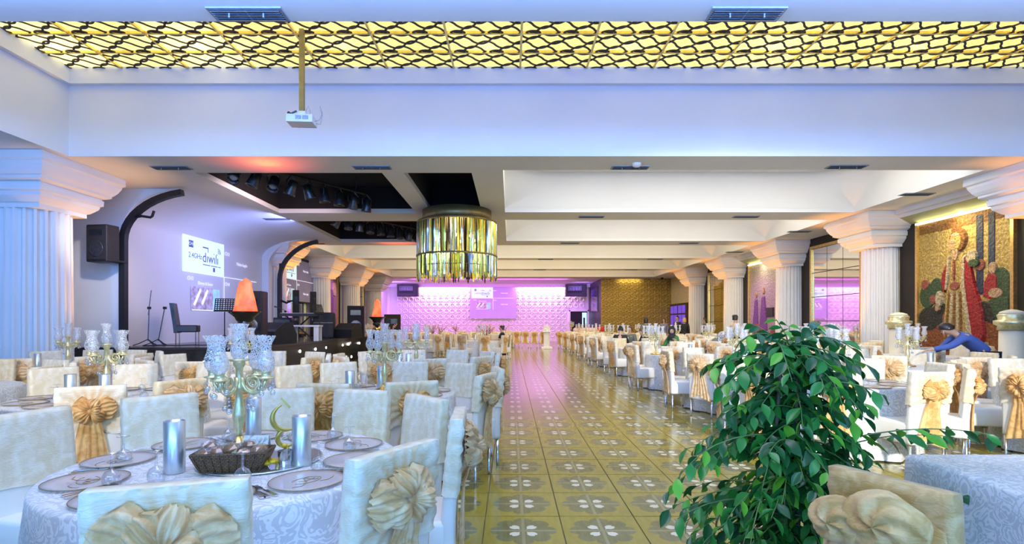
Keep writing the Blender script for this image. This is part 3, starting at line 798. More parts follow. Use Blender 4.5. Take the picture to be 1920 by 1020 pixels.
# ------------------------------------------------------------------ side wall panels, mirrors, tapestries
MIRR = mat('mirror_glass', (.88, .88, .90), .03, 1.0, noise=(1.5, .01))
MIRG = mat('antique_mirror_glass', (.70, .66, .48), .06, 1.0, noise=(2.5, .1))
XW = 11.15
def dark_panel(y0, y1, tall):
    z1 = ZC if tall else 4.22
    b = MB(); b.box(XW - .06, XW, y0, y1, 0, z1)
    b.build('dark_panel', DARKWALL, wr)
def frame_yz(b, x, y0, y1, z0, z1, w, d):
    b.box(x - d, x, y0, y0 + w, z0, z1); b.box(x - d, x, y1 - w, y1, z0, z1)
    b.box(x - d, x, y0 + w, y1 - w, z0, z0 + w); b.box(x - d, x, y0 + w, y1 - w, z1 - w, z1)
def mirror(y0, y1, z0, z1, label, m, sgn=1, xw=XW - .06, rows=4):
    t = thing('wall_mirror', label, 'mirror', (xw, (y0 + y1) / 2, z0))
    hw = (y1 - y0) / 2; hz = z1 - z0
    b = MB()
    for (ya, yb, za, zb) in ((-hw, -hw + .1, 0, hz), (hw - .1, hw, 0, hz), (-hw + .1, hw - .1, 0, .1), (-hw + .1, hw - .1, hz - .1, hz)):
        b.box(min(0, -sgn * .07), max(0, -sgn * .07), ya, yb, za, zb)
    b.build('gilt_frame', GOLDFRAME, t)
    MB().box(min(0, -sgn * .008), max(0, -sgn * .008), -hw + .1, hw - .1, .1, hz - .1).build('backing', BLACKM, t)
    for i in range(3):
        for k in range(rows):
            wy = (2 * hw - .2) / 3; wz = (hz - .2) / rows
            ya = -hw + .1 + wy * i + .012; za = .1 + wz * k + .012
            MB().box(min(-sgn * .008, -sgn * .022), max(-sgn * .008, -sgn * .022), ya, ya + wy - .024, za, za + wz - .024).build('pane', m, t)
mid = [(COLY[k] + COLY[k + 1]) / 2 for k in range(4)]
for k in range(4):
    dark_panel(mid[k] - 2.1, mid[k] + 2.1, k in (1, 3))
dark_panel(7.2, 9.8, True)
mirror(mid[1] - 1.45, mid[1] + 1.45, .55, 4.25, 'large gilt framed mirror wall panel between second and third columns', MIRR)
mirror(mid[3] - 1.45, mid[3] + 1.45, .55, 4.25, 'gilt framed antique mirror panel reflecting the gold wall', MIRG)
# white entablature and lit soffit over the two tapestries
for k in (0, 2):
    t_ = 1 if k == 0 else 2
    b = MB()
    y0, y1 = mid[k] - 1.85, mid[k] + 1.85
    b.box(10.55, XW, y0, y1, 4.42, ZC)
    b.box(10.68, XW, y0, y1, 4.34, 4.42)
    tag(b.build('trim_%d' % (t_ + 1), WHITE), 'white stepped cornice above the %s tapestry' % ('costumed lady' if k == 0 else 'violet lit'), None, None, 'structure')
    b = MB(); b.add([(10.70, y0, 4.34), (10.70, y1, 4.34), (XW - .07, y1, 4.18), (XW - .07, y0, 4.18), (XW, y0, 4.34), (XW, y1, 4.34)], [(0, 3, 2, 1), (0, 4, 3), (1, 2, 5), (3, 4, 5, 2), (0, 1, 5, 4)])
    b.build('slanted_soffit', mat('olive_lit_soffit', (.34, .36, .20), .6, noise=(3, .05)), wr)  # yellow-green of the lamp-lit soffit put into its colour

# left side panels beyond the stage
for (y0, y1) in ((21.3, 25.3), (26.4, 30.4), (31.5, 35.5)):
    MB().box(-9.75, -9.69, y0, y1, 0, 4.5).build('dark_panel', DARKWALL, wl)
mirror(21.8, 25.2, .95, 4.2, 'large mirror wall panel behind the keyboard', MIRR, -1, -9.69)
mirror(31.9, 35.1, .55, 4.1, 'mirror wall panel next to the pink back wall', MIRR, -1, -9.69)
# ------------------------------------------------------------------ tapestries
def relief_mat(name, col, metal=.35, rough=.4, scale=(11, 22)):
    m = bpy.data.materials.new(name)
    nt, pb, out = nodes_of(m)
    tc = nt.nodes.new('ShaderNodeTexCoord')
    sp = nt.nodes.new('ShaderNodeSeparateXYZ'); nt.links.new(tc.outputs['Object'], sp.inputs[0])
    cb = nt.nodes.new('ShaderNodeCombineXYZ'); nt.links.new(sp.outputs[1], cb.inputs[0]); nt.links.new(sp.outputs[2], cb.inputs[1])
    nz = nt.nodes.new('ShaderNodeTexNoise'); nz.inputs['Scale'].default_value = 16; nz.inputs['Detail'].default_value = 4
    nt.links.new(cb.outputs[0], nz.inputs['Vector'])
    br = nt.nodes.new('ShaderNodeTexBrick'); br.inputs['Scale'].default_value = 9; br.inputs['Mortar Size'].default_value = .03
    br.inputs['Color1'].default_value = (1, 1, 1, 1); br.inputs['Color2'].default_value = (.6, .6, .6, 1); br.inputs['Mortar'].default_value = (0, 0, 0, 1)
    nt.links.new(cb.outputs[0], br.inputs['Vector'])
    f = M_(nt, 'MULTIPLY', sstep(nt, nz.outputs['Fac'], .3, .7), br.outputs['Color'])
    nt.links.new(mixc(nt, f, tuple(c * .35 for c in col), col), pb.inputs['Base Color'])
    pb.inputs['Metallic'].default_value = metal; pb.inputs['Roughness'].default_value = rough
    bp = nt.nodes.new('ShaderNodeBump'); bp.inputs['Strength'].default_value = 1.0; bp.inputs['Distance'].default_value = .03
    nt.links.new(f, bp.inputs['Height']); nt.links.new(bp.outputs[0], pb.inputs['Normal'])
    return m
TG = relief_mat('gold_sequin_tapestry', (.85, .62, .20))
TGD = relief_mat('brown_gold_tapestry', (.40, .18, .05))
TRED = relief_mat('crimson_velvet_relief', (.55, .015, .02), .05, .5)
TCREAM = relief_mat('cream_trim_relief', (.85, .68, .42), .1, .5)
TGRN = relief_mat('dark_green_relief', (.06, .13, .045), .1, .5)
TBLK = relief_mat('dark_foliage_relief', (.035, .035, .022), .1, .5)
TROSE = relief_mat('rose_relief', (.50, .14, .09), .1, .5)
TBRN = relief_mat('brown_ground_relief', (.42, .12, .03), .1, .5)
TBLUE = relief_mat('blue_pillar_relief', (.05, .07, .14), .2, .5)
TFACE = relief_mat('pale_face_relief', (.78, .50, .28), .1, .5)
def piece(b, pts, d0, d1):
    # pts in (y across, z up); relief leaning out toward -X
    n = len(pts)
    cy = sum(p[0] for p in pts) / n; cz = sum(p[1] for p in pts) / n
    v = [(-d0, y, z) for y, z in pts] + [(-d1, cy + (y - cy) * .86, cz + (z - cz) * .93) for y, z in pts]
    f = [(i, (i + 1) % n, n + (i + 1) % n, n + i) for i in range(n)] + [tuple(range(n, 2 * n))]
    return b.add(v, f)
def ell(cy, cz, ry, rz, n=14, a0=0):
    return [(cy + ry * math.cos(2 * PI * k / n + a0), cz + rz * math.sin(2 * PI * k / n + a0)) for k in range(n)]
# width 2.8 (y: +1.4 = far/image-left, -1.4 = near/image-right), height 3.65
t = thing('tapestry', 'tall gilt framed tapestry of a lady in gold gown and crimson robe', 'tapestry', (XW - .06, mid[0], .52))
b = MB(); 
for (ya, yb, za, zb) in ((-1.42, -1.34, 0, 3.62), (1.34, 1.42, 0, 3.62), (-1.34, 1.34, 0, .08)):
    b.box(-.09, 0, ya, yb, za, zb)
b.build('gilt_frame', GOLDFRAME, t)
MB().box(-.03, 0, -1.34, 1.34, .08, 3.6).build('backing', TG, t)
MB().box(-.10, 0, -1.40, 1.40, 3.58, 3.63).build('light_strip', LEDY, t)
light('tapestry_lamp', 'AREA', (XW - .40, mid[0], 4.1), 95, (1.0, .80, .40), (.12, 2.6), aim=(XW, mid[0], 2.0))
FD = [0.0]
def fig(name, m, *polys, d=(.03, .075)):
    for p in polys:
        FD[0] += .0017
        b = MB(); piece(b, p, .03, .03 + (d[1] - .03) * .32 + FD[0] * .5); b.build(name, m, t)
fig('top_band', TGD, [(-1.34, 3.30), (1.34, 3.30), (1.34, 3.58), (-1.34, 3.58)], d=(.03, .036))
fig('ground', TBRN, [(-1.34, .08), (1.34, .08), (1.34, .85), (.4, 1.05), (-.3, 1.0), (-1.34, 1.15)], d=(.03, .05))
fig('pillar', TBLUE, [(-.62, 1.6), (-.42, 1.6), (-.42, 3.5), (-.62, 3.5)], [(-.92, 1.6), (-.74, 1.6), (-.74, 3.5), (-.92, 3.5)], d=(.03, .06))
fig('thicket', TBLK, ell(1.0, 1.05, .36, .32), ell(.62, 1.15, .34, .30), ell(-.98, 1.15, .40, .26), ell(-.6, 1.2, .3, .25), d=(.03, .08))
fig('foliage', TGRN, ell(1.05, 1.65, .28, .34), ell(.75, 1.85, .22, .26), ell(-1.05, 1.85, .26, .35), ell(-1.15, 1.45, .22, .40), d=(.03, .07))
fig('blossoms', TROSE, ell(1.12, 1.95, .13, .14), ell(.85, 1.55, .12, .13), ell(-.85, 2.0, .12, .13), ell(-.55, 2.3, .13, .14), ell(.35, 1.05, .22, .22), d=(.04, .09))
fig('lute_player', TRED, [(-.62, 1.55), (-.85, 1.45), (-1.0, 1.6), (-1.0, 2.0), (-.8, 2.1), (-.66, 1.9)], d=(.06, .11))
fig('lute_player_head', TFACE, ell(-.88, 2.2, .11, .14), ell(-.95, 1.62, .2, .12), d=(.06, .11))
fig('lute_player_skirt', TGRN, [(-.75, 1.45), (-.95, 1.0), (-1.3, 1.0), (-1.3, 1.5), (-1.02, 1.6)], d=(.05, .1))
fig('gown', TG, [(.32, 2.05), (.42, 1.7), (.52, .9), (.52, .25), (-.2, .12), (-.32, .9), (-.12, 1.7), (-.08, 2.0), (-.1, 2.65), (.24, 2.68)], d=(.06, .13))
for i in range(5):
    y = .42 - .13 * i
    fig('gown_fold', TCREAM if i in (1, 3) else TGD, [(y * .6 + .06, 1.75), (y * .6, 1.75), (y - .03, .22), (y + .07, .22)], d=(.12, .15))
fig('robe', TRED, [(-.14, 2.55), (-.3, 2.4), (-.42, 1.9), (-.66, 1.2), (-.72, .6), (-.55, .35), (-.36, .5), (-.22, 1.4), (-.12, 2.0)], [(.36, 2.45), (.50, 2.2), (.56, 1.95), (.46, 1.7), (.36, 1.9)], d=(.07, .15))
fig('robe_trim', TCREAM, [(-.08, 2.6), (-.15, 2.6), (-.16, 1.9), (-.34, .9), (-.46, .28), (-.3, .2), (-.18, 1.0), (-.05, 1.9)], [(.34, 2.6), (.28, 2.65), (.30, 2.1), (.37, 1.75), (.43, 1.75), (.38, 2.2)], [(-.4, .28), (-.75, .5), (-.8, .38), (-.6, .16), (-.36, .16)], d=(.08, .17))
fig('sleeve', TCREAM, ell(-.34, 2.52, .16, .17), ell(.62, 1.55, .11, .22), d=(.08, .16))
fig('cuff', TGRN, ell(-.42, 2.36, .16, .1), d=(.08, .17))
fig('headdress', TGD, ell(.06, 2.98, .27, .30), ell(.1, 3.24, .13, .13), d=(.08, .13))
fig('neck', TFACE, ell(.12, 2.66, .11, .2), d=(.08, .15))
fig('hair', TG, ell(.10, 2.96, .19, .23), d=(.08, .15))
fig('face', TFACE, ell(.20, 2.90, .12, .165), ell(.66, 1.32, .07, .09), d=(.08, .16))
fig('pearls', TCREAM, ell(.1, 3.12, .15, .04), d=(.1, .17))
fig('necklace', TROSE, ell(.14, 2.25, .035, .3), ell(.12, 1.85, .16, .1), d=(.12, .16))
# second tapestry
t = thing('tapestry', 'violet lit tapestry of two standing figures in a gilt frame', 'tapestry', (XW - .06, mid[2], .52))
b = MB()
for (ya, yb, za, zb) in ((-1.42, -1.34, 0, 3.62), (1.34, 1.42, 0, 3.62), (-1.34, 1.34, 0, .08)): b.box(-.09, 0, ya, yb, za, zb)
b.build('gilt_frame', GOLDFRAME, t)
MB().box(-.03, 0, -1.34, 1.34, .08, 3.6).build('backing', relief_mat('pale_sequin_tapestry', (.72, .62, .55)), t)
MB().box(-.10, 0, -1.40, 1.40, 3.58, 3.63).build('light_strip', LEDY, t)
light('tapestry_lamp', 'AREA', (XW - .40, mid[2], 4.1), 60, (1.0, .85, .6), (.12, 2.6), aim=(XW, mid[2], 2.6))
light('tapestry_lamp', 'SPOT', (7.2, mid[2] + 1.5, 4.4), 700, (.70, .12, 1.0), aim=(XW, mid[2], 1.8), spot=46, blend=.7)
TPUR = relief_mat('violet_gown_relief', (.30, .10, .38), .1, .5)
fig('gown', TPUR, [(.1, 2.1), (.35, .6), (-.4, .6), (-.15, 2.1)], [(.75, 2.0), (1.0, .7), (.45, .7), (.55, 2.0)])
fig('face', TFACE, ell(-.03, 2.35, .12, .16), ell(.66, 2.2, .11, .14))
fig('cabinet', TBLK, [(-.3, 1.2), (-.95, 1.2), (-.95, 1.6), (-.3, 1.6)])
fig('blossoms', TROSE, ell(.6, .6, .35, .35), ell(.15, .4, .3, .3), ell(-.9, .45, .25, .25))
# left tapestry behind the low white table
t = thing('tapestry', 'narrow floral tapestry between columns beyond the stage', 'tapestry', (-9.69, 28.4, .9))
b = MB()
for (ya, yb, za, zb) in ((-1.4, -1.3, 0, 3.3), (1.3, 1.4, 0, 3.3), (-1.3, 1.3, 0, .1), (-1.3, 1.3, 3.2, 3.3)): b.box(0, .08, ya, yb, za, zb)
b.build('gilt_frame', GOLDFRAME, t)
MB().box(0, .03, -1.3, 1.3, .1, 3.2).build('backing', relief_mat('lilac_floral_tapestry', (.62, .36, .55)), t)
for i, (y, z, ry, rz, m) in enumerate(((-.6, .8, .5, .6, TBRN), (.3, 1.6, .3, .8, TPUR), (-.4, 2.3, .35, .6, TGD), (.7, .7, .3, .45, TGRN), (.8, 2.4, .3, .4, TCREAM))):
    b = MB(); piece(b, ell(y, z, ry, rz), -.03, -.09); b.build('spray', m, t)
light('tapestry_lamp', 'SPOT', (-7.6, 28.6, 4.4), 420, (.85, .3, 1.0), aim=(-9.7, 28.4, 2.4), spot=70, blend=.7)

# ------------------------------------------------------------------ vents and small ceiling things
vm = MB()
vm.box(-.37, .37, -.12, .12, -.016, 0)
vm.m = 1
vm.box(-.34, -.01, -.095, .095, -.020, -.012); vm.box(.01, .34, -.095, .095, -.020, -.012)
vm.m = 0
for k in range(6): vm.obox((0, -.08 + .032 * k, -.024), (.68, .018, .003), Matrix.Rotation(.5, 3, 'X'))
vent_me = vm.mesh('air_vent', [VENTGREY, VENTDARK])
pin_me = MB().cyl((0, 0, 0), (0, 0, -.07), .008, n=6).mesh('tab', VENTGREY)
VENTS = [(-2.62, 5.34, 'soffit over the dining tables, nearer the projector'), (2.35, 5.34, 'soffit over the dining tables, farther from the projector'),
         (-6.75, 10.92 - .3, 'end of the beam over the stage side'), (-2.75, 10.6, 'beam between the projector and black light wells'), (2.38, 10.6, 'beam below the smoke detector'), (6.65, 10.55, 'beam nearest the lady tapestry'),
         (-6.95, 15.85, 'second beam above the stage front'), (2.35, 15.5, 'second beam, aisle middle'), (6.85, 15.5, 'second beam, tapestry side'),
         (9.75, 12.8, 'side soffit in front of the lady tapestry'), (9.75, 18.0, 'side soffit in front of the tall mirror'), (9.75, 23.2, 'side soffit before the violet tapestry'),
         (2.3, 20.6, 'third beam, aisle middle'), (6.9, 20.6, 'third beam, tapestry side'), (-7.6, 20.75, 'third beam above the stage arch'),
         (1.7, 25.8, 'fourth beam, aisle middle'), (7.0, 25.8, 'fourth beam, tapestry side'), (1.7, 30.9, 'fifth beam, aisle middle'), (7.0, 30.9, 'fifth beam, tapestry side')]
for (x, y, w_) in VENTS:
    o = put('air_vent', vent_me, None, loc=(x, y, ZC))
    tag(o, 'grey slotted air vent in the %s' % w_, 'vent', 'ceiling air vents')
    if y < 11:
        for dx in (-.17, .17): put('tab', pin_me, o, loc=(dx, -.05, 0))
o = sm().lathe([(.0, -.07), (.05, -.068), (.085, -.045), (.09, 0)], n=16).build('smoke_detector', WHITE, loc=(2.45, 10.35, ZC))
tag(o, 'round white smoke detector on the first beam', 'smoke detector')
o = sm().lathe([(.0, -.16), (.06, -.14), (.09, -.08), (.09, 0)], n=14).build('dome_camera', BLACKM, loc=(10.3, 36.2, ZC))
tag(o, 'small black dome camera above the gold wall corner', 'camera')

# ------------------------------------------------------------------ ceiling projector
t = thing('ceiling_projector', 'white projector hanging on a brass pole below the luminous ceiling', 'projector', (-3.33, 8.52, 4.62), R(4))
MB().box(-.2, .2, -.14, .14, 0, .12).build('body', mat('white_projector_shell', (.75, .77, .80), .35, noise=(9, .03)), t)
b = MB()
for k in range(2): b.box(-.06 + .11 * k, .03 + .11 * k, -.146, -.14, .04, .10)
b.build('grille', mat('grey_projector_grille', (.35, .38, .45), .5, noise=(60, .3)), t)
sm().lathe([(.05, 0), (.05, .04), (.038, .045)], n=14).build('lens', BLACKG, t, loc=(-.1, .14, .06), rot=(R(-90), 0, 0))
MB().box(-.07, .07, -.06, .06, .12, .2).build('bracket', WHITE, t)
MB().box(-.036, .036, -.036, .036, .2, 1.52).build('pole', mat('dull_brass_pole', (.36, .26, .07), .45, .5, noise=(6, .15)), t)
WIRE = mat('grey_cable', (.4, .4, .45), .5, noise=(20, .1))
sm().tube([(.2, 0, .06), (.27, .02, .09), (.31, .03, .2), (.28, 0, .30), (.32, 0, .16), (.28, .02, .02), (.22, .02, .03)], .006, 5).build('cable', WIRE, t)
sm().tube([(.05, 0, .2), (.1, 0, .3), (.13, 0, .22), (.12, 0, .12)], .005, 5).build('cable', WIRE, t)
b = MB(); b.cyl((-.15, -.1, .13), (-.05, -.1, .18), .014); b.sphere((-.17, -.1, .14), .03, 8, 6); b.build('webcam', BLACKG, t)

# ------------------------------------------------------------------ chandelier
t = thing('crystal_chandelier', 'drum chandelier of long gold and clear crystal rods in two tiers', 'chandelier', (-1.48, 14.8, 0))
AGED = mat('aged_brass_band', (.30, .21, .08), .4, .7, noise=(6, .15))
sm().lathe([(.30, 4.55), (.95, 4.55), (.95, 4.24), (.85, 4.22)], n=40).build('canopy', AGED, t)
def band(r, z0, z1, n=48):
    b = sm(); b.loft([[(rr * math.cos(2 * PI * k / n), rr * math.sin(2 * PI * k / n), z) for k in range(n)] for (rr, z) in ((r - .03, z0), (r, z0), (r, z1), (r - .03, z1), (r - .03, z0))])
    return b
band(1.10, 4.19, 4.235).build('ring', AGED, t)
band(1.12, 3.27, 3.315).build('ring', AGED, t)
band(1.10, 2.98, 3.01).build('ring', AGED, t)
for (r0, r1_, zz) in ((.95, 1.08, 4.21),):
    sm().lathe([(.9, 4.20), (1.08, 4.20), (1.08, 4.225), (.9, 4.225)], n=40).build('top_plate', AGED, t)
def rod(m, w, L):
    b = MB()
    # triangular prism with a bevelled tip
    b.loft([[(-w / 2, 0, 0), (w / 2, 0, 0), (0, -w * .55, 0)], [(-w / 2, 0, -L + .06), (w / 2, 0, -L + .06), (0, -w * .55, -L + .06)], [(-w * .2, -.005, -L), (w * .2, -.005, -L), (0, -w * .3, -L)]], True, True)
    return b.mesh('crystal_rod', m)
RG1 = mat('amber_crystal', (.85, .62, .08), .12, .75, noise=(3, .3), stretch=(1, 1, .3))
RG2 = mat('clear_mirror_crystal', (.75, .80, .82), .08, .85, noise=(3, .2), stretch=(1, 1, .3))
RG3 = mat('smoky_crystal', (.09, .06, .03), .12, .6, noise=(3, .3))
RG4 = mat('yellow_crystal', (.95, .80, .10), .15, .35, noise=(3, .2))
rods = [[rod(m, .055, .95), rod(m, .055, .55)] for m in (RG1, RG2, RG3, RG4)]
for tier, (z, n, r) in enumerate(((4.19, 120, 1.075), (3.27, 124, 1.085))):
    for k in range(n):
        a = 2 * PI * k / n
        m = random.choices([0, 1, 2, 3], [3, 4, 2.2, 2.4])[0]
        put('crystal_rod', rods[m][tier], t, loc=(r * math.cos(a), r * math.sin(a), z - random.uniform(0, .02)), rot=(0, random.uniform(-.03, .03), a + PI / 2 + random.uniform(-.5, .5)), scale=(random.uniform(.75, 1.1), 1, random.uniform(.92, 1.02) if tier == 0 else random.uniform(.85, 1.2)))
for k in range(8):
    a = 2 * PI * k / 8
    sm().lathe([(.02, 0), (.05, .03), (.055, .07), (.03, .12), (.02, .14)], (.6 * math.cos(a), .6 * math.sin(a), 3.75), n=8).build('bulb', mat('warm_bulb', (1, .9, .6), .4, noise=(4, .02), emit=((1, .80, .35), 10)), t)
light('chandelier_bulbs', 'POINT', (-1.48, 14.8, 3.6), 70, (1, .78, .3), radius=.4)
b = MB()
b.lathe([(.0, 2.62), (.06, 2.62), (.06, 2.68)], (.35, -.55, 0), n=10); b.cyl((.35, -.55, 2.68), (.35, -.55, 4.2), .008)
b.build('finial', BLACKM, t)

# ------------------------------------------------------------------ stage
def arc_pts(cx, cy, r, a0, a1, n): return [(cx + r * math.cos(R(a0 + (a1 - a0) * k / n)), cy + r * math.sin(R(a0 + (a1 - a0) * k / n))) for k in range(n + 1)]
SP = [(-10.35, 12.1)] + arc_pts(-6.5, 12.7, .6, -90, -8, 6) + [(-5.92, 16.0), (-6.0, 18.5), (-6.15, 20.6), (-5.9, 21.8), (-5.62, 22.3), (-5.62, 23.0), (-8.55, 23.2), (-8.55, 20.2), (-8.4, 19.6), (-9.15, 19.6), (-9.15, 12.5), (-10.35, 12.29)]
t = thing('stage', 'glossy black platform stage with small step lamps along its front', 'stage', (-7.5, 16, 0))
def shift(P): return [(x + 7.5, y - 16) for x, y in P]
MB().prism(shift(SP), .84, .90).build('deck', STAGEDECK, t)
def inset(P, d):
    cx = sum(p[0] for p in P) / len(P); cy = sum(p[1] for p in P) / len(P)
    return [(cx + (x - cx) * (1 - d), cy + (y - cy) * (1 - d)) for x, y in P]
MB().prism(shift(SP), 0.02, .835).build('front', STAGEFACE, t)
def step_lamp(x, y, z, ang):
    o = sm().lathe([(.0, .03), (.03, .028), (.042, .01), (.045, 0)], n=10).build('step_lamp', LEDW, t, loc=(x + 7.5, y - 16, z), rot=(R(90), 0, ang))
for px_ in (560, 590, 612, 633, 648, 661, 676, 690):
    y = 5.95 / (957 - px_) * 1000
    x = -5.93 - (max(0, y - 16) * .045 if y < 20.6 else .2 - (y - 20.6) * .2)
    step_lamp(x + .01, y, .66, R(90))
for x in (-9.0, -7.85, -6.95): step_lamp(x, 12.09, .55, 0)
step_lamp(-6.12, 12.24, .55, R(40))
for k in range(5): step_lamp(-5.91 - .03 * k, 15 + 1.3 * k, .18, R(90))
# black arched tubes
def arch_tube(label, x, y, z0, ztop, dx, zb):
    t = thing('arched_truss', label, 'truss', (x, y, .9))
    pts = [(0, 0, 0), (0, 0, zb - .9)]
    for k in range(1, 11):
        a = R(78 * k / 10)
        pts.append((dx * (1 - math.cos(a)) / (1 - math.cos(R(78))), 0, zb - .9 + (ztop - zb) * math.sin(a) / math.sin(R(78))))
    b = MB()
    L = [Vector(p) for p in pts]; rings = []
    for i, p in enumerate(L):
        d_ = (L[min(i + 1, len(L) - 1)] - L[max(i - 1, 0)]).normalized()
        nx = Vector((d_.z, 0, -d_.x))
        rings.append([tuple(p + nx * .065 + Vector((0, -.065, 0))), tuple(p + nx * .065 + Vector((0, .065, 0))), tuple(p - nx * .065 + Vector((0, .065, 0))), tuple(p - nx * .065 + Vector((0, -.065, 0)))])
    b.loft(rings, True, True); b.build('post', BLACKM, t)
    MB().box(-.09, .09, -.09, .09, 0, .02).build('foot_plate', BLACKM, t)
    return t
t1 = arch_tube('black arched post at the near end of the stage alcove', -8.85, 12.2, .9, 4.44, 1.35, 3.35)
sm().tube([(.28, 0, 2.98), (.42, 0, 3.0), (.62, 0, 2.97), (.66, 0, 3.0), (.70, 0, 3.12)], .03, 7).build('lamp_clamp', BLACKM, t1)
t2 = arch_tube('black arched post at the far end of the stage alcove', -8.5, 19.65, .9, 4.46, 1.4, 3.05)
sm().tube([(.05, 0, 1.38), (.25, 0, 1.30), (.38, 0, 1.36), (.5, 0, 1.38), (.52, 0, 1.55)], .04, 7).build('lamp_clamp', BLACKM, t2)
MB().box(-.0, .12, -.05, .05, 2.5, 2.75).build('lamp_clamp', BLACKM, t2)

def speaker(name, label, loc, rz, w, d, h, group=None, horn=True, back=False):
    t = thing(name, label, 'speaker', loc, rz, group)
    b = MB(); b.rbox(-w/2, w/2, -d/2, d/2, 0, h, .03); b.build('cabinet', BLACKM, t)
    b = MB(); b.box(-w/2 + .03, w/2 - .03, -d/2 - .012, -d/2, .05, h - .04); b.build('grille', GRILLE, t)
    r = w * .36
    sm().lathe([(r, 0), (r * .9, .008), (r * .4, .002), (.02, .006)], n=18).build('woofer', STEELD, t, loc=(0, -d/2 - .012, h * .36), rot=(R(90), 0, 0))
    b = MB(); b.box(-w * .3, w * .3, -d/2 - .016, -d/2 - .012, h * .70, h * .86); b.build('horn', BLACKG, t)
    MB().box(-.03, .03, -d/2 - .018, -d/2 - .014, .05, .10).build('badge', STEELD, t)
    return t
# wall speaker on the near arch
t = speaker('wall_speaker', 'black loudspeaker bracketed high on the near arched post', (-9.06, 11.86, 2.80), R(-8), .52, .34, .82)
MB().box(-.05, .25, .15, .40, .02, .06).build('bracket', BLACKM, t)
t = speaker('speaker_tower', 'tall black speaker tower standing behind the first flame lamp', (-6.55, 13.6, .9), R(8), .56, .5, 1.36)
t = speaker('stage_speaker', 'square black speaker at the far stage corner by the second flame', (-6.25, 21.6, .9), R(12), .66, .5, 1.25)
t = speaker('floor_speaker', 'black speaker cabinet on the floor beside the pink wall', (-7.4, 33.5, 0.0), R(10), 1.0, .7, 2.0)
t = speaker('floor_speaker', 'second black speaker cabinet deeper in the pink corner', (-9.0, 40.8, 0.0), R(10), .9, .7, 2.0)
def wedge(label, loc, rz, s=1.0):
    t = thing('stage_monitor', label, 'speaker', loc, rz)
    b = MB()
    P = [(-.36, 0), (.36, 0), (.36, .26), (.02, .46), (-.2, .46), (-.36, .2)]
    n = len(P)
    v = [(-.34 * s, y * s * .8, z * s) for y, z in P] + [(.34 * s, y * s * .8, z * s) for y, z in P]
    b.add(v, [tuple(range(n)), tuple(reversed(range(n, 2 * n)))] + [(i, n + i, n + (i + 1) % n, (i + 1) % n) for i in range(n)])
    b.build('cabinet', BLACKM, t)
    b = MB(); b.add([(-.3 * s, .30 * s * .9, .27 * s), (.3 * s, .30 * s * .9, .27 * s), (.3 * s, .04 * s, .455 * s), (-.3 * s, .04 * s, .455 * s)], [(0, 1, 2, 3)])
    b.build('grille', GRILLE, t)
    return t
wedge('black wedge monitor lying beside the speaker tower', (-6.55, 14.9, .9), R(150), 1.25)
wedge('black wedge monitor at the far stage corner', (-6.15, 20.2, .9), R(160), 1.2)

# black high-back chair on stage
t = thing('stage_chair', 'black high-backed leather chair on chrome legs on the stage', 'chair', (-8.35, 13.75, .9), R(-70))
BLEATH = mat('black_leather', (.012, .011, .012), .35, noise=(30, .2), bump=(60, .1, .003))
MB().rbox(-.22, .22, -.2, .28, .32, .50, .03).build('seat', BLEATH, t)
b = MB()
b.loft([[(x, y + dy, z) for x, y in ((-.22, -.26), (.22, -.26), (.22, -.18), (-.22, -.18))] for (z, dy) in ((.30, 0.02), (.5, .0), (1.0, -.07), (1.06, -.08))], True, True)
b.build('backrest', BLEATH, t)
for sx in (-1, 1):
    for y in (-.2, .24): MB().cyl((sx * .19, y, 0), (sx * .19, y, .33), .014).build('leg', CHROME, t)
t = thing('stage_chair', 'second black high-backed chair turned side on behind the monitor', 'chair', (-8.05, 17.2, .9), R(-95))
MB().rbox(-.22, .22, -.2, .28, .32, .50, .03).build('seat', BLEATH, t)
b = MB()
b.loft([[(x, y + dy, z) for x, y in ((-.22, -.26), (.22, -.26), (.22, -.18), (-.22, -.18))] for (z, dy) in ((.30, 0.02), (.5, .0), (1.1, -.07), (1.2, -.08))], True, True)
b.build('backrest', BLEATH, t)
for sx in (-1, 1):
    for y in (-.2, .24): MB().cyl((sx * .19, y, 0), (sx * .19, y, .33), .014).build('leg', CHROME, t)
# microphone stands
def mic_stand(label, loc, rz, h, boom, lean=0.0, mic=True):
    t = thing('microphone_stand', label, 'microphone stand', loc, rz)
    MB().cyl((0, 0, .12), (lean, 0, h), .011).build('pole', STEELD, t)
    for k in range(3):
        a = R(90 + 120 * k)
        MB().tube([(0, 0, .16), (.18 * math.cos(a), .18 * math.sin(a), .06), (.3 * math.cos(a), .3 * math.sin(a), .015)], .012, 6).build('leg', BLACKM, t)
    MB().box(lean - .03, lean + .03, -.03, .03, h - .06, h).build('clutch', BLACKM, t)
    if boom:
        e = (lean + boom[0], 0, h + boom[1]); s_ = (lean - boom[0] * .5, 0, h - boom[1] * .5)
        MB().cyl(s_, e, .009).build('boom', STEELD, t)
        if mic:
            v = Vector(boom + (0,)).normalized()
            b = sm(); b.cyl(e, (e[0] + .10 * boom[0] / abs(boom[0] or 1), 0, e[2] + .02), .014, .02, 8); b.sphere((e[0] + .13 * (1 if boom[0] > 0 else -1), 0, e[2] + .025), .028, 8, 6)
            b.build('microphone', BLACKM, t)
    return t
mic_stand('straight microphone stand with upright boom by the near arched post', (-8.80, 12.95, .9), 0, .95, (.05, .40), .03, False)
mic_stand('leaning microphone stand on a round tripod by the near arched post', (-8.55, 12.95, .9), 0, .95, None, .16)
mic_stand('microphone stand with its mic beside the keyboard', (-8.1, 19.2, .9), 0, 1.0, (-.25, .12), 0)
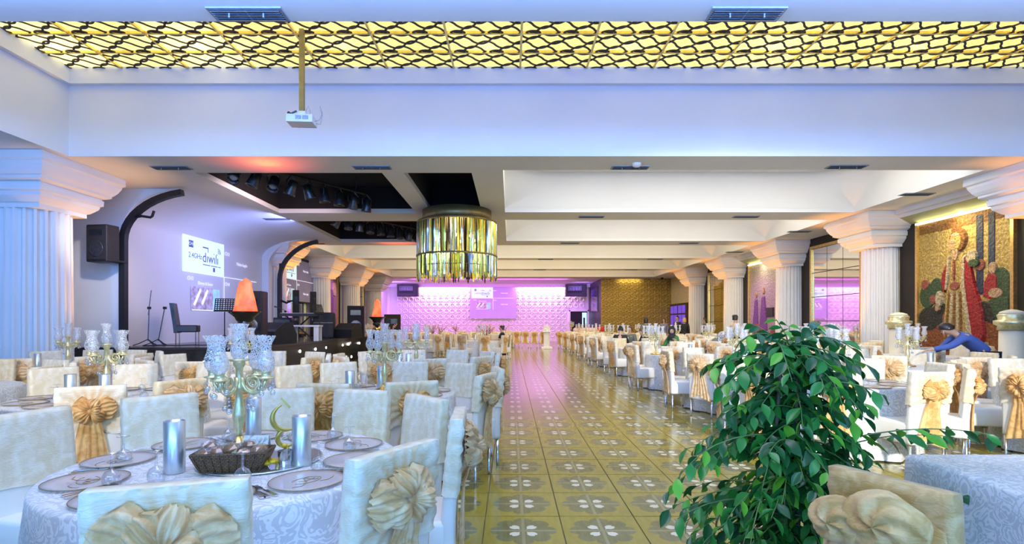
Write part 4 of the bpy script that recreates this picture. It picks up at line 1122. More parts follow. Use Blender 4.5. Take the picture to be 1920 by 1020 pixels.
# music stands
def music_stand(label, loc, rz):
    t = thing('music_stand', label, 'music stand', loc, rz)
    MB().cyl((0, 0, .1), (0, 0, .85), .013).build('pole', BLACKM, t)
    for k in range(3):
        a = R(90 + 120 * k)
        MB().tube([(0, 0, .25), (.3 * math.cos(a), .3 * math.sin(a), .01)], .01, 6).build('leg', BLACKM, t)
    M = Matrix.Rotation(R(-18), 3, 'X')
    b = MB()
    for i in range(9):
        b.obox(tuple(M @ Vector((-.24 + .06 * i, 0, .16)) + Vector((0, .02, .88))), (.022, .012, .34), M)
    for k in range(7):
        b.obox(tuple(M @ Vector((0, 0, .01 + .052 * k)) + Vector((0, .02, .88))), (.50, .012, .022), M)
    b.build('desk', BLACKM, t)
    b = MB(); b.obox((0, -.02, .87), (.5, .07, .012), M); b.build('ledge', BLACKM, t)
music_stand('black perforated music stand between the chair and flame lamp', (-7.45, 13.9, .9), R(15))
music_stand('thin music stand behind the low white table', (-6.55, 18.3, .9), R(70))
# keyboard
t = thing('keyboard', 'black electronic keyboard on a crossed stand by the far arched post', 'keyboard', (-7.55, 19.0, .9), R(15))
MB().box(-.62, .62, -.17, .17, .80, .90).build('body', BLACKM, t)
b = MB()
for k in range(28): b.box(-.58 + .0415 * k, -.58 + .0415 * k + .037, -.165, -.02, .90, .912)
b.build('white_keys', mat('ivory_keys', (.75, .75, .72), .3, noise=(9, .03)), t)
MB().box(-.55, .55, .02, .14, .90, .915).build('control_panel', STEELD, t)
for sx in (-1, 1):
    MB().tube([(sx * .45, -.12, 0), (-sx * .4, -.12, .8)], .018, 6).build('leg', BLACKM, t)
    MB().tube([(sx * .45, .12, 0), (-sx * .4, .12, .8)], .018, 6).build('leg', BLACKM, t)
# equipment rack / amp beside the keyboard
t = thing('amplifier_rack', 'low black amplifier rack with bright knobs behind the keyboard stand', 'amplifier', (-8.1, 19.05, .9), R(10))
MB().rbox(-.3, .3, -.22, .22, 0.08, .75, .02).build('case', BLACKM, t)
for k in range(3): MB().box(-.26, .26, -.235, -.22, .14 + .2 * k, .28 + .2 * k).build('unit', STEELD, t)
for k in range(5): sm().sphere((-.2 + .1 * k, -.25, .21), .03, 8, 6).build('knob', CHROME, t)
for sx in (-.22, .22):
    for sy in (-.15, .15): sm().sphere((sx, sy, .04), .04, 8, 6).build('caster', BLACKG, t)
# piano-like black case beyond keyboard
t = thing('equipment_case', 'square black equipment case beside the keyboard', 'case', (-6.95, 19.9, .9), R(12))
MB().rbox(-.36, .36, -.25, .25, .0, .95, .03).build('body', BLACKM, t)
MB().box(-.34, .34, -.262, -.25, .55, .58).build('latch_strip', STEELD, t)
# two slim column speakers in front of the mirror
for (x, y, l) in ((-8.75, 21.75, 'slim black column speaker below the side screen, stage end'), (-8.45, 22.85, 'slim black column speaker below the side screen, hall end')):
    t = speaker('column_speaker', l, (x, y, .9), R(30), .24, .22, 1.9)
# low white table with pillar legs
t = thing('low_table', 'low white table with fluted block legs on the stage edge', 'table', (-6.35, 16.55, .9), R(8))
WLAC = mat('white_lacquer', (.82, .83, .85), .3, noise=(5, .02))
MB().rbox(-.46, .46, -.3, .3, .44, .49, .01).build('table_top', WLAC, t)
for sx in (-.36, .36):
    for sy in (-.2, .2):
        b = MB()
        for q_ in range(3): b.rbox(sx - .07 + .048 * q_, sx - .07 + .044 + .048 * q_, sy - .07, sy + .07, 0, .44, .01)
        b.build('leg', WLAC, t)
# power strip and cables
o = MB().rbox(-.16, .16, -.04, .04, 0, .045, .01).build('power_strip', WLAC, loc=(-7.55, 13.6, .9), rot=(0, 0, R(15)))
tag(o, 'white power strip lying on the stage by the music stand', 'power strip')
o = sm().tube([(-8.9, 12.9, .908), (-8.5, 13.1, .908), (-8.2, 13.0, .908), (-7.9, 13.3, .908), (-7.6, 13.15, .908), (-7.5, 13.5, .908), (-7.75, 13.75, .908)], .012, 5).build('cable', mat('black_cable', (.02, .02, .02), .5, noise=(9, .2)))
tag(o, 'black cable snaking over the stage to the power strip', 'cable')
# theatre lamps in the black wells
can_me = None
def par_can(loc, rot, label, red=False):
    global can_me
    t = thing('stage_spotlight', label, 'spotlight', loc, rot[2], None)
    if can_me is None:
        b = sm(); b.lathe([(.05, .18), (.10, .16), (.11, .0), (.13, -.14), (.13, -.17), (.115, -.17), (.10, -.10)], n=14, cap=False)
        can_me = (b.mesh('can', STEELD), sm().lathe([(.0, -.10), (.06, -.105), (.10, -.10)], n=12).mesh('lens', mat('lamp_lens', (.5, .52, .6), .1, .4, noise=(8, .1))), MB().tube([(-.13, 0, -.30), (-.14, 0, -.14), (0, 0, .0), (.14, 0, -.14), (.13, 0, -.30)], .014, 6).mesh('yoke', STEELD))
    c_ = put('can', can_me[0], t, loc=(0, 0, -.30), rot=(rot[0], 0, 0)); put('lens', can_me[1], c_); put('yoke', can_me[2], t)
    return t
for wi, (x0_, y0_, nm) in enumerate(((-5.55, 11.6, 'nearer black light well'), (-5.1, 16.9, 'farther black light well'))):
    t = thing('lamp_bar', 'dark truss bar carrying the lamps in the %s' % nm, 'truss', (x0_, y0_, 4.9))
    MB().cyl((-.3, -.3, 0), (1.7, 2.7, 0), .03).build('bar', BLACKM, t)
    for f in (.1, .9): MB().cyl((-.3 + 2.0 * f, -.3 + 3.0 * f, 0), (-.3 + 2.0 * f, -.3 + 3.0 * f, .41), .012).build('hanger', STEELD, t)
    for k in range(9):
        f = k / 8.0
        par_can((x0_ - .3 + 2.0 * f, y0_ - .3 + 3.0 * f, 4.90), (R(random.uniform(-35, 35)), R(random.uniform(-45, 30)), R(random.uniform(0, 360))), 'grey stage spotlight, %s on the bar in the %s' % (ORD[k], nm))

# ------------------------------------------------------------------ projected picture on the stage wall and side screen
INK = mat('violet_screen_ink', (.16, .16, .45), .6, noise=(3, .02))
SCRW = mat('projected_white', (.4, .45, .45), .6, noise=(1.2, .02), emit=((.70, .92, .95), .85))
SCRD = mat('projected_lilac', (.30, .28, .42), .7, noise=(1.5, .05), emit=((.30, .25, .50), .10))
SCRT = mat('projected_white_text', (.8, .8, .9), .6, noise=(3, .02), emit=((.80, .85, 1.0), .8))
SCRP = mat('projected_picture_tone', (.35, .2, .3), .6, noise=(7, .5), col2=(.75, .7, .9), emit=((.50, .45, .60), .25))
SCRB = mat('projected_picture_blue', (.3, .6, .8), .6, noise=(4, .3), emit=((.45, .80, .95), .5))
def screen_content(t, M, w, h, thin=.004, dark=True):
    """four camera cells on a w x h rectangle; M maps local (x right, y up, z out)"""
    def quad(name, m, x0, x1, y0, y1, z):
        b = MB(); b.box(x0, x1, y0, y1, z - thin, z); o = b.build(name, m, t); o.data.transform(M)
        return o
    if dark: quad('picture_field', SCRD, -w/2, w/2, -h/2, h/2, 0)
    quad('white_cell', SCRW, -w/2, -.01, .02, h/2, thin)
    quad('grid_line', SCRT, -.012, .012, -h/2, .0, thin * 1.5)
    quad('grid_line', SCRT, -w/2, w/2, -.004, .014, thin * 1.5)
    T = lambda x, y, z=thin * 2.2: M @ Matrix.Translation((x, y, z))
    k = w / 2.4
    text_obj('caption', '2.4GHz', .118 * k, INK, t, T(-.87 * k, .27 * k), .001)
    text_obj('caption', 'd\u0131w\u0131l\u0131', .23 * k, INK, t, T(-.43 * k, .27 * k), .001)
    b = MB(); z = thin * 2.2
    b.box(-.66 * k, -.50 * k, .43 * k, .45 * k, z, z + .002); b.box(-.515 * k, -.50 * k, .37 * k, .45 * k, z, z + .002)
    for q_, xx in enumerate((-.335, -.245)): b.box(xx * k, (xx + .018) * k, .355 * k, .373 * k, z, z + .002)
    for q_ in range(3): b.ribbon([((-.21 + (.03 + .03 * q_) * math.cos(R(a))) * k, (.38 + (.03 + .03 * q_) * math.sin(R(a))) * k) for a in (0, 25, 50, 75, 90)], .012 * k, z, z + .002)
    o = b.build('logo_mark', INK, t); o.data.transform(M)
    b = MB(); b.box(-.66 * k, -.44 * k, .15 * k, .163 * k, z, z + .001); b.box(-.42 * k, -.22 * k, .15 * k, .163 * k, z, z + .001); b.box(-.20 * k, -.12 * k, .15 * k, .163 * k, z, z + .001)
    o = b.build('tagline', INK, t); o.data.transform(M)
    quad('camera_badge', INK, -1.04 * k, -.92 * k, h/2 - .24 * k, h/2 - .13 * k, thin * 2)
    text_obj('caption', 'CH1', .07 * k, SCRW, t, T(-.98 * k, h/2 - .185 * k, thin * 2.8), .001)
    for (bx, by, s_) in ((.10, .42, 'CH2'), (-1.0, -.10, 'CH3'), (.10, -.12, 'CH4')):
        text_obj('caption', s_, .085 * k, SCRT, t, T(bx * k, by * k), .001)
    for (bx, by) in ((.62, .28), (.62, -.34)):
        text_obj('caption', 'Video kayb\u0131', .085 * k, SCRT, t, T(bx * k, by * k), .001)
    text_obj('caption', 'Derya & Suno', .075 * k, SCRT, t, T(-.58 * k, -.16 * k), .001)
    # little live picture
    quad('live_picture', SCRP, -.98 * k, -.36 * k, -.60 * k, -.22 * k, thin * 1.6)
    quad('live_picture_edge', SCRB, -.36 * k, -.15 * k, -.60 * k, -.24 * k, thin * 1.6)
    for (pa, pb_) in (((-.9, -.52), (-.72, -.26)), ((-.68, -.5), (-.52, -.26))):
        b = MB(); b.ribbon([(pa[0] * k, pa[1] * k), (pb_[0] * k, pb_[1] * k)], .05 * k, z, z + .002); o = b.build('live_picture_shape', SCRT, t); o.data.transform(M)
    quad('live_picture_edge', SCRT, -.95 * k, -.3 * k, -.605 * k, -.59 * k, thin * 2.0)
    b = MB(); b.box(-.36 * k, -.30 * k, .06 * k, .13 * k, z, z + .002); o = b.build('camera_badge', INK, t); o.data.transform(M)
# stage wall: facing +X, screen x axis runs toward +Y
t = thing('projected_picture', 'projected four camera picture on the pale stage wall', 'projection', (-9.2, 17.1, 2.92))
Mx = Matrix(((0, 0, 1, .02), (1, 0, 0, 0), (0, 1, 0, 0), (0, 0, 0, 1)))
screen_content(t, Mx, 4.35, 2.3, dark=False)
# hanging side screen behind the stage
t = thing('hanging_screen', 'projection screen hanging in front of the side mirror', 'projection screen', (-9.45, 23.55, 3.35))
Mx = Matrix(((0, 0, 1, .01), (1, 0, 0, 0), (0, 1, 0, 0), (0, 0, 0, 1)))
screen_content(t, Mx, 4.0, 1.85)
MB().cyl((.0, -2.05, -.95), (.0, 2.05, -.95), .03).build('bottom_bar', BLACKM, t)
MB().cyl((.0, -2.05, .97), (.0, 2.05, .97), .06).build('roller_case', BLACKM, t)
# screen on the pink back wall (faces -Y)
t = thing('wall_screen', 'projection screen in the middle of the pink back wall', 'projection screen', (-1.38, 42.55, 3.17))
Mx = Matrix(((1, 0, 0, 0), (0, 0, -1, -.01), (0, 1, 0, 0), (0, 0, 0, 1)))
b = MB(); b.box(-1.86, 1.86, -.005, .005, -1.35, 1.3); b.build('fabric', mat('lilac_screen_fabric', (.62, .55, .78), .8, noise=(1, .03), emit=((.45, .28, .75), .18)), t)
MB().cyl((-1.95, 0, 1.27), (1.95, 0, 1.27), .06).build('roller_case', WHITE, t)
Mx = Matrix(((1, 0, 0, 0), (0, 0, -1, -.012), (0, 1, 0, .27), (0, 0, 0, 1)))
screen_content(t, Mx, 3.45, 1.85, dark=False)

# hanging speaker arrays either side of the back wall
for (x, l) in ((-8.05, 'hanging black speaker array in the violet corner of the back wall'), (5.15, 'hanging black speaker array above the service doorway')):
    t = thing('hanging_speaker', l, 'speaker', (x, 42.0, 3.65))
    MB().rbox(-.82, .82, -.3, .3, -.1, .85, .03).build('cabinet', BLACKM, t)
    b = MB(); b.box(-.68, .45, -.315, -.3, .15, .70); b.build('grille', GRILLE, t)
    for k in range(9): MB().box(-.62 + .12 * k, -.56 + .12 * k, -.33, -.315, .35, .62).build('slot', STEELD, t)
    MB().box(-.66, .42, -.33, -.315, .66, .69).build('rail', STEELD, t)
    for sx in (-.5, .5): MB().cyl((sx, 0, .85), (sx, 0, .92), .012).build('hanger', STEELD, t)

# ------------------------------------------------------------------ flame lamps
FLAME = bpy.data.materials.new('glowing_silk_flame')
nt, pb, out = nodes_of(FLAME)
tc = nt.nodes.new('ShaderNodeTexCoord'); nz = nt.nodes.new('ShaderNodeTexNoise'); nz.inputs['Scale'].default_value = 4
nt.links.new(tc.outputs['Object'], nz.inputs['Vector'])
cf = mixc(nt, sstep(nt, nz.outputs['Fac'], .35, .65), (1.0, .13, .05), (1.0, .24, .09))
nt.links.new(cf, pb.inputs['Base Color']); nt.links.new(cf, pb.inputs['Emission Color']); pb.inputs['Emission Strength'].default_value = .9
def flame_lamp(label, loc, rz, s=1.0):
    t = thing('flame_lamp', label, 'lamp', loc, rz)
    b = sm(); n = 16; rings = []
    for i in range(9):
        f = i / 8.0
        r = .26 - .15 * f if f < .85 else (.1325) * math.sqrt(max(0.0, 1 - ((f - .85) / .15) ** 2)) + .01
        rings.append([(r * (1 + .10 * math.sin(3 * 2 * PI * k / n + 5 * f)) * math.cos(2 * PI * k / n) + .03 * f * f, .45 * r * math.sin(2 * PI * k / n), 1.70 + .70 * f + .02 * math.sin(k * 2.1) * f) for k in range(n)])
    b.loft(rings, True, True); b.build('silk_flame', FLAME, t)
    sm().lathe([(.05, 1.30), (.10, 1.34), (.16, 1.38), (.17, 1.44), (.13, 1.47), (.17, 1.52), (.20, 1.58), (.32, 1.68), (.33, 1.70), (.28, 1.70), (.0, 1.66)], n=24).build('bowl', BLACKG, t)
    sm().lathe([(.13, 1.18), (.14, 1.20), (.14, 1.28), (.11, 1.31)], n=20).build('brass_collar', BRASS, t)
    MB().rbox(-.17, .17, -.17, .17, .08, 1.18, .03).build('pedestal', BLACKG, t)
    MB().rbox(-.24, .24, -.24, .24, 0, .08, .02).build('foot', BLACKG, t)
    return t
flame_lamp('orange silk flame lamp on a black pedestal in front of the speaker tower', (-5.68, 11.4, 0), 0)
flame_lamp('smaller looking orange silk flame lamp behind the far stage speaker', (-5.3, 21.2, 0), R(60))
# camera tripod near the dance floor
t = thing('camera_tripod', 'silver and black camera tripod near the far end of the stage', 'tripod', (-4.55, 19.8, 0), R(20))
for k in range(3):
    a = R(90 + 120 * k)
    MB().tube([(0, 0, 1.25), (.22 * math.cos(a), .22 * math.sin(a), .6), (.38 * math.cos(a), .38 * math.sin(a), 0)], .022, 6).build('leg', SILVER, t)
MB().cyl((0, 0, 1.0), (0, 0, 1.42), .025).build('centre_column', SILVER, t)
MB().box(-.09, .09, -.12, .12, 1.42, 1.60).build('camera_body', BLACKM, t)
# white flower pedestal at the aisle end
t = thing('flower_pedestal', 'white column pedestal holding a white bouquet at the aisle end', 'pedestal', (2.05, 30.2, 0))
MB().rbox(-.3, .3, -.3, .3, 0, .12, .02).build('foot', WLAC, t)
fl_b = fluted(.17, .12, .95, 14); fl_b.build('shaft', WLAC, t)
MB().rbox(-.24, .24, -.24, .24, .95, 1.03, .02).build('cap', WLAC, t)
def bouquet(t, z, r, n, mats_f, mats_l):
    for k in range(n):
        a = random.uniform(0, 2 * PI); rr = r * math.sqrt(random.random())
        zz = z + .05 + (r - rr) * .7 + random.uniform(-.02, .03)
        b = sm(); b.sphere((rr * math.cos(a), rr * math.sin(a), zz), .05, 7, 5, (1, 1, .8)); b.build('blossom', random.choice(mats_f), t)
    for k in range(n // 2):
        a = random.uniform(0, 2 * PI)
        b = MB(); p = Vector((r * .8 * math.cos(a), r * .8 * math.sin(a), z + .03)); d_ = Vector((math.cos(a), math.sin(a), -.2)) * .12; s_ = Vector((-math.sin(a), math.cos(a), 0)) * .03
        b.add([tuple(p), tuple(p + d_ * .5 + s_), tuple(p + d_), tuple(p + d_ * .5 - s_)], [(0, 1, 2, 3)]); b.build('leaf', random.choice(mats_l), t)
WFL = mat('white_petal', (.85, .85, .80), .6, noise=(12, .05)); PFL = mat('pink_petal', (.80, .45, .55), .6, noise=(12, .1)); LEAFD = mat('dark_leaf', (.03, .10, .03), .4, noise=(6, .3))
bt = thing('bouquet', 'white flower bouquet on the aisle end pedestal', 'bouquet', (2.05, 30.2, 1.03))
bouquet(bt, 0.0, .22, 16, [WFL], [LEAFD])
# two cream bollards with brass heads by the lady tapestry
for (x, y, l) in ((9.28, 12.75, 'cream bollard with brass cap beside the second column'), (9.45, 10.05, 'wider looking cream bollard with brass cap by the tapestry edge')):
    t = thing('bollard', l, 'bollard', (x, y, 0))
    sm().lathe([(.24, 0), (.24, .06), (.20, .08), (.19, 1.32)], n=20).build('post', mat('cream_painted_post', (.75, .68, .52), .5, noise=(4, .03)), t)
    sm().lathe([(.22, 1.32), (.21, 1.40), (.27, 1.43), (.27, 1.50), (.20, 1.52), (.22, 1.60), (.21, 1.62)], n=20).build('brass_cap', PALEGOLD, t)
    sm().lathe([(.20, 1.62), (.17, 1.67), (.08, 1.70), (.01, 1.71)], n=16).build('cushion', mat('cream_cushion', (.78, .70, .50), .7, noise=(9, .05)), t)
# ------------------------------------------------------------------ banquet chair
rnd = random.Random(11)
def seat_mesh():
    b = sm(); b.rbox(-.205, .205, -.23, .25, .265, .475, .03); return b.mesh('seat', SEATW)
def back_pts(z):
    f = (z - .27) / .70
    return -.262 - .055 * max(0, f - .25) ** 1.2, .075 - .018 * f      # rear y, thickness
def back_mesh():
    b = sm(); rings = []
    for z in (.27, .272, .30, .45, .60, .75, .88, .94, .962, .97):
        yr, th = back_pts(z); hw = .205
        ins = 0 if z < .94 else (.008 if z < .965 else .022)
        if z == .27: ins = .01
        r = .022; pts = []
        for (cx, cy, a0) in ((hw - r, th - r, 0), (-hw + r, th - r, 90), (-hw + r, r, 180), (hw - r, r, 270)):
            for k in range(3):
                a = R(a0 + 45 * k); pts.append((cx * (1 - ins * 3) + (r - ins * .5) * math.cos(a), yr + cy + (r - ins * .5) * math.sin(a), z))
        rings.append(pts)
    b.loft(rings, True, True); return b.mesh('backrest', SEATW)
leg_me = sm().lathe([(.013, 0), (.013, .02), (.017, .28)], n=8).mesh('leg', CHROME)
def wrap_mesh(seed, m, zlo=.60):
    rr = random.Random(seed); b = sm(); rings = []
    NZ, NX = 15, 14
    ph = [rr.uniform(0, 6.28) for _ in range(8)]
    kx, kz = rr.uniform(-.02, .02), .795
    per = []
    hw = .212
    # perimeter parameter: rear side (x -hw..hw) then right side, front, left side
    for i in range(NX + 1): per.append(('r', -hw + 2 * hw * i / NX))
    for i in range(1, 4): per.append(('s', (1, i / 4.0)))
    for i in range(NX + 1): per.append(('f', hw - 2 * hw * i / NX))
    for i in range(1, 4): per.append(('s', (-1, 1 - i / 4.0)))
    for j in range(NZ + 1):
        z = zlo + (.978 - zlo) * j / NZ
        yr, th = back_pts(min(z, .97)); ring = []
        top = max(0.0, (z - .94) / .038)
        for kind, val in per:
            zz = z
            if kind == 'r':
                x = val; dx, dz = x - kx, z - kz; d = math.hypot(dx, dz); a = math.atan2(dz, dx)
                fold = .0085 * math.sin(17 * a + ph[0]) * min(1, d / .10) * (1 if abs(dx) > .03 else .4)
                pull = .018 * math.exp(-(d / .07) ** 2)
                y = yr - .009 - fold * (1 - top) - pull + top * .006
                if j == 0: zz += .035 * (1 - abs(dx) / hw) + .01 * math.sin(9 * x * 4)
                ring.append((x, y, zz))
            elif kind == 'f':
                x = val
                w = .0018 * math.sin(90 * z + 6 * x + ph[1]) + .0016 * math.sin(150 * z + 19 * x + ph[2])
                if j == 0: zz += .012 * math.sin(10 * x + ph[3])
                ring.append((x, yr + th + .007 + w - top * .006, zz))
            else:
                sx, f = val
                ring.append((sx * (hw + .006 + .002 * math.sin(80 * z + ph[4])) * (1 - .03 * top), yr - .008 + (th + .016) * f, zz))
        rings.append(ring)
    b.loft(rings, True, False)
    n = len(rings[0]); base = len(b.v) - n
    # close the top as a strip between rear and front edges
    for i in range(NX):
        b.f.append((base + i, base + i + 1, base + NX + 3 + NX - i - 1 + 1 - 0, base + NX + 3 + NX - i + 1)); b.mi.append(0); b.sm.append(True)
    return b.mesh('organza_sleeve', m)
def bow_parts(seed, m, big=1.0):
    rr = random.Random(seed); out_ = []
    kz = .80; yr = back_pts(kz)[0] - .03
    def loop(side, tilt, L, hgt, dep, yo):
        b = sm(); nu, nv = 10, 26; ph = rr.uniform(0, 6)
        def face(sgn):
            def fn(u, v):
                h = (.02 + hgt * math.sin(min(1, u * 1.25) * PI / 2) ** 1.1) * (1 - .35 * max(0, u - .8) / .2)
                rad = L * u
                pleat = (.011 * math.sin(v * PI * 11 + ph + u * 2.5) + .006 * math.sin(v * PI * 5 + 7 * u + ph * 2)) * (.35 + .65 * u)
                th = dep * math.sin(PI * min(1, u * 1.02)) ** .7 * math.sin(PI * v) ** .5
                x = rad * (1 - .15 * (2 * v - 1) ** 2); z = (v - .5) * h
                xx = x * math.cos(tilt) - z * math.sin(tilt); zz = x * math.sin(tilt) + z * math.cos(tilt)
                return (side * xx, yr + yo - sgn * (th + .004) - pleat * (1 if sgn > 0 else .3), kz + zz)
            return fn
        b.grid(face(1), nu, nv); b.grid(face(-.15), nu, nv)
        return b.mesh('bow_loop', m)
    def tail(side, L, w0, w1, ang):
        b = sm(); ph = rr.uniform(0, 6)
        def fn(u, v):
            w = w0 + (w1 - w0) * u ** .8
            c = side * (.012 + math.tan(ang) * L * u)
            x = c + (v - .5) * w
            z = kz - L * u - .05 * u * (v if side > 0 else 1 - v) * 1.2
            yb, _ = back_pts(max(z, .3))
            y = yb - .03 - .022 * math.sin(PI * min(1, u * 3)) - .013 * math.sin(v * PI * 6 + ph + u * 1.5) * (.3 + .7 * u)
            return (x, y, z)
        b.grid(fn, 12, 16)
        return b.mesh('bow_tail', m)
    for (s_, t_, L, h_, d_, yo) in ((1, .25, .135, .15, .045, 0), (-1, .2, .135, .15, .045, 0), (1, -.55, .10, .12, .05, -.012), (-1, -.6, .095, .12, .05, -.012), (1, 1.15, .095, .11, .045, -.008), (-1, 1.0, .09, .10, .05, -.014), (1, .1, .075, .09, .06, -.03)):
        out_.append(('bow_loop', loop(s_, t_ + rr.uniform(-.25, .25), L * big * rr.uniform(.85, 1.2), h_ * big * rr.uniform(.85, 1.15), d_ * rr.uniform(.8, 1.25), yo)))
    out_.append(('bow_tail', tail(1, .48 * rr.uniform(.9, 1.08), .06, .21 * rr.uniform(.8, 1.2), rr.uniform(.05, .22))))
    out_.append(('bow_tail', tail(-1, .48 * rr.uniform(.9, 1.08), .06, .21 * rr.uniform(.8, 1.2), rr.uniform(.02, .16))))
    b = sm(); b.sphere((0, yr - .022, kz), .034, 9, 7, (1, .9, 1.15)); knot = b.mesh('bow_knot', m)
    return knot, out_
seat_me, back_me = seat_mesh(), back_mesh()
WRAPS = [wrap_mesh(3, WRAP), wrap_mesh(5, WRAP), wrap_mesh(8, WRAP2, .64), wrap_mesh(12, WRAP, .66)]
BOWS = [bow_parts(s_, m, bg) for s_, m, bg in ((21, BOWP, 1.32), (22, BOWP, 1.2), (23, BOWM, 1.08), (24, BOWM, 1.18), (25, BOWM, 1.0))]
def merged(name, meshes, placed=None):
    """join shared meshes into one for chairs too far away to show their parts"""
    bm = bmesh.new(); mats = []
    for me, M in meshes:
        off = {}
        for i, m in enumerate(me.materials):
            if m not in mats: mats.append(m)
            off[i] = mats.index(m)
        t_ = bmesh.new(); t_.from_mesh(me); t_.transform(M)
        for f in t_.faces: f.material_index = off[f.material_index]
        tmp = bpy.data.meshes.new('tmp'); t_.to_mesh(tmp); t_.free(); bm.from_mesh(tmp); bpy.data.meshes.remove(tmp)
    me = bpy.data.meshes.new(name); bm.to_mesh(me); bm.free()
    for m in mats: me.materials.append(m)
    return me
I4 = Matrix.Identity(4)
BOW1 = [merged('bow', [(k_, I4)] + [(p[1], I4) for p in ps]) for k_, ps in BOWS]
LEGP = [(sx * .178, y, 0) for sx in (-1, 1) for y in (-.235, .215)]
FARCH = [merged('banquet_chair', [(seat_me, I4), (back_me, I4), (WRAPS[i % 4], I4), (BOW1[2 + i % 3], I4)] + [(leg_me, Matrix.Translation(p)) for p in LEGP]) for i in range(3)]
NCH = [0]
def chair(x, y, rz, label, group, bow=None, wrap=None, detail=2, tint=None):
    NCH[0] += 1
    if detail == 0:
        o = put('banquet_chair', FARCH[NCH[0] % 3], None, loc=(x, y, 0), rot=(0, 0, rz))
        return tag(o, label, 'chair', group)
    t = thing('banquet_chair', label, 'chair', (x, y, 0), rz, group)
    put('seat', seat_me, t); put('backrest', back_me, t)
    for p in LEGP: put('leg', leg_me, t, loc=p)
    put('organza_sleeve', WRAPS[rnd.randrange(4) if wrap is None else wrap], t)
    k = rnd.randrange(5) if bow is None else bow
    if detail == 1:
        put('bow', BOW1[k], t)
    else:
        kn = put('bow_knot', BOWS[k][0], t)
        for nm, me in BOWS[k][1]: put(nm, me, kn)
    return t

# ------------------------------------------------------------------ round table under damask
def cloth_mesh(seed, r=.80, h=.75, nfold=17, flare=.16):
    rr = random.Random(seed); b = sm(); N = 102; ph = rr.uniform(0, 6); ph2 = rr.uniform(0, 6)
    rings = []
    for (rf, z) in ((.02, h), (.5, h), (.93, h), (.985, h - .003), (1.0, h - .016)):
        rings.append([(r * rf * math.cos(2 * PI * k / N), r * rf * math.sin(2 * PI * k / N), z) for k in range(N)])
    for j in range(1, 9):
        t_ = j / 8.0; z = h - .016 - (h - .03) * t_; ring = []
        for k in range(N):
            a = 2 * PI * k / N
            f = .5 + .5 * math.sin(nfold * a + ph + .8 * math.sin(3 * a + ph2))
            rad = r + t_ * (.02 + flare * .45 * f) + .012 * math.sin(5 * a + ph2) * t_
            ring.append((rad * math.cos(a), rad * math.sin(a), z))
        rings.append(ring)
    b.loft(rings, True, False)
    b.f.append(tuple(range(N))); b.mi.append(0); b.sm.append(False)
    return b.mesh('tablecloth', DAMASK)
CLOTHS = [cloth_mesh(s_) for s_ in (1, 2, 3)]
PLY = mat('plywood_table', (.35, .22, .10), .6, noise=(5, .2), stretch=(1, 8, 1))
ttop_me = MB().lathe([(.77, .715), (.78, .72), (.78, .742), (.77, .745)], n=40).mesh('tabletop', PLY)
tleg_me = MB().cyl((0, 0, 0), (0, 0, .72), .02, n=8).mesh('leg', CHROME)

# ------------------------------------------------------------------ candelabra
def cand_meshes():
    d = {}
    b = sm(); b.lathe([(.115, 0), (.12, .012), (.10, .022), (.06, .032), (.03, .05), (.02, .075)], n=18); d['base'] = b.mesh('base', BRASS)
    b = sm(); b.lathe([(.018, .07), (.014, .10), (.022, .13), (.034, .17), (.036, .20), (.024, .26), (.016, .32), (.026, .335), (.026, .355), (.018, .37), (.020, .45), (.032, .47), (.03, .485), (.05, .49), (.052, .50), (.0, .502)], n=14); d['stem'] = b.mesh('stem', PALEGOLD)
    # scrolled arm toward +X ending in a cup
    pts = []
    for k in range(22):
        a = R(-200 + 560 * k / 21.0); r_ = .012 + .042 * k / 21.0
        pts.append((.075 + r_ * math.cos(a), 0, .375 + r_ * math.sin(a)))
    last = pts[-1]
    pts = pts[:17]
    x0_, z0_ = pts[-1][0], pts[-1][2]
    arm = [(.018, 0, .40), (.02, 0, .36), (.045, 0, .325), (.085, 0, .312), (.125, 0, .325), (.15, 0, .36), (.16, 0, .395)]
    b = sm(); b.tube(arm, [.012, .012, .011, .011, .010, .009, .009], 7)
    sp = []
    for k in range(26):
        a = R(200 + 660 * k / 25.0); r_ = .05 * (1 - k / 30.0)
        sp.append((.085 + r_ * math.cos(a), 0, .37 + r_ * math.sin(a)))
    b.tube(sp, [.008 - .004 * k / 25 for k in range(26)], 6)
    b.tube([(.018, 0, .39), (.0, 0, .42), (.012, 0, .455), (.03, 0, .47)], [.009, .008, .005, .002], 6)
    d['arm'] = b.mesh('arm', PALEGOLD)
    b = sm(); b.lathe([(.010, .385), (.022, .392), (.045, .396), (.046, .402), (.024, .406), (.024, .43), (.03, .434), (.0, .436)], (.16, 0, 0), n=14); d['cup'] = b.mesh('candle_cup', PALEGOLD)
    gp = [(.026, 0), (.040, .02), (.046, .045), (.043, .07), (.032, .10), (.027, .125), (.030, .15), (.042, .178), (.050, .192)]
    b = sm()
    n = 16; rings = [[((r_ + (.003 * math.cos(8 * 2 * PI * k / n) if i > 6 else 0)) * math.cos(2 * PI * k / n), r_ * math.sin(2 * PI * k / n), z + (.006 * (k % 2) if i == 8 else 0)) for k in range(n)] for i, (r_, z) in enumerate(gp)]
    b.loft(rings, True, False); d['glass'] = b.mesh('hurricane_glass', ETCHED)
    b = sm()
    for (dx, dy, L) in ((.04, 0, 3), (-.04, 0, 2), (0, .04, 2), (0, -.04, 3)):
        for k in range(L):
            r_ = .006 if k < L - 1 else .016
            b.sphere((.16 + dx, dy, .385 - .018 * (k + 1) - (.012 if k == L - 1 else 0)), r_, 6, 5)
    for k in range(4): b.sphere((.085, 0, .295 - .02 * k - (.01 if k == 3 else 0)), .006 if k < 3 else .017, 6, 5)
    d['drop'] = b.mesh('crystal_drops', CRYSTAL)
    return d
CD = cand_meshes()
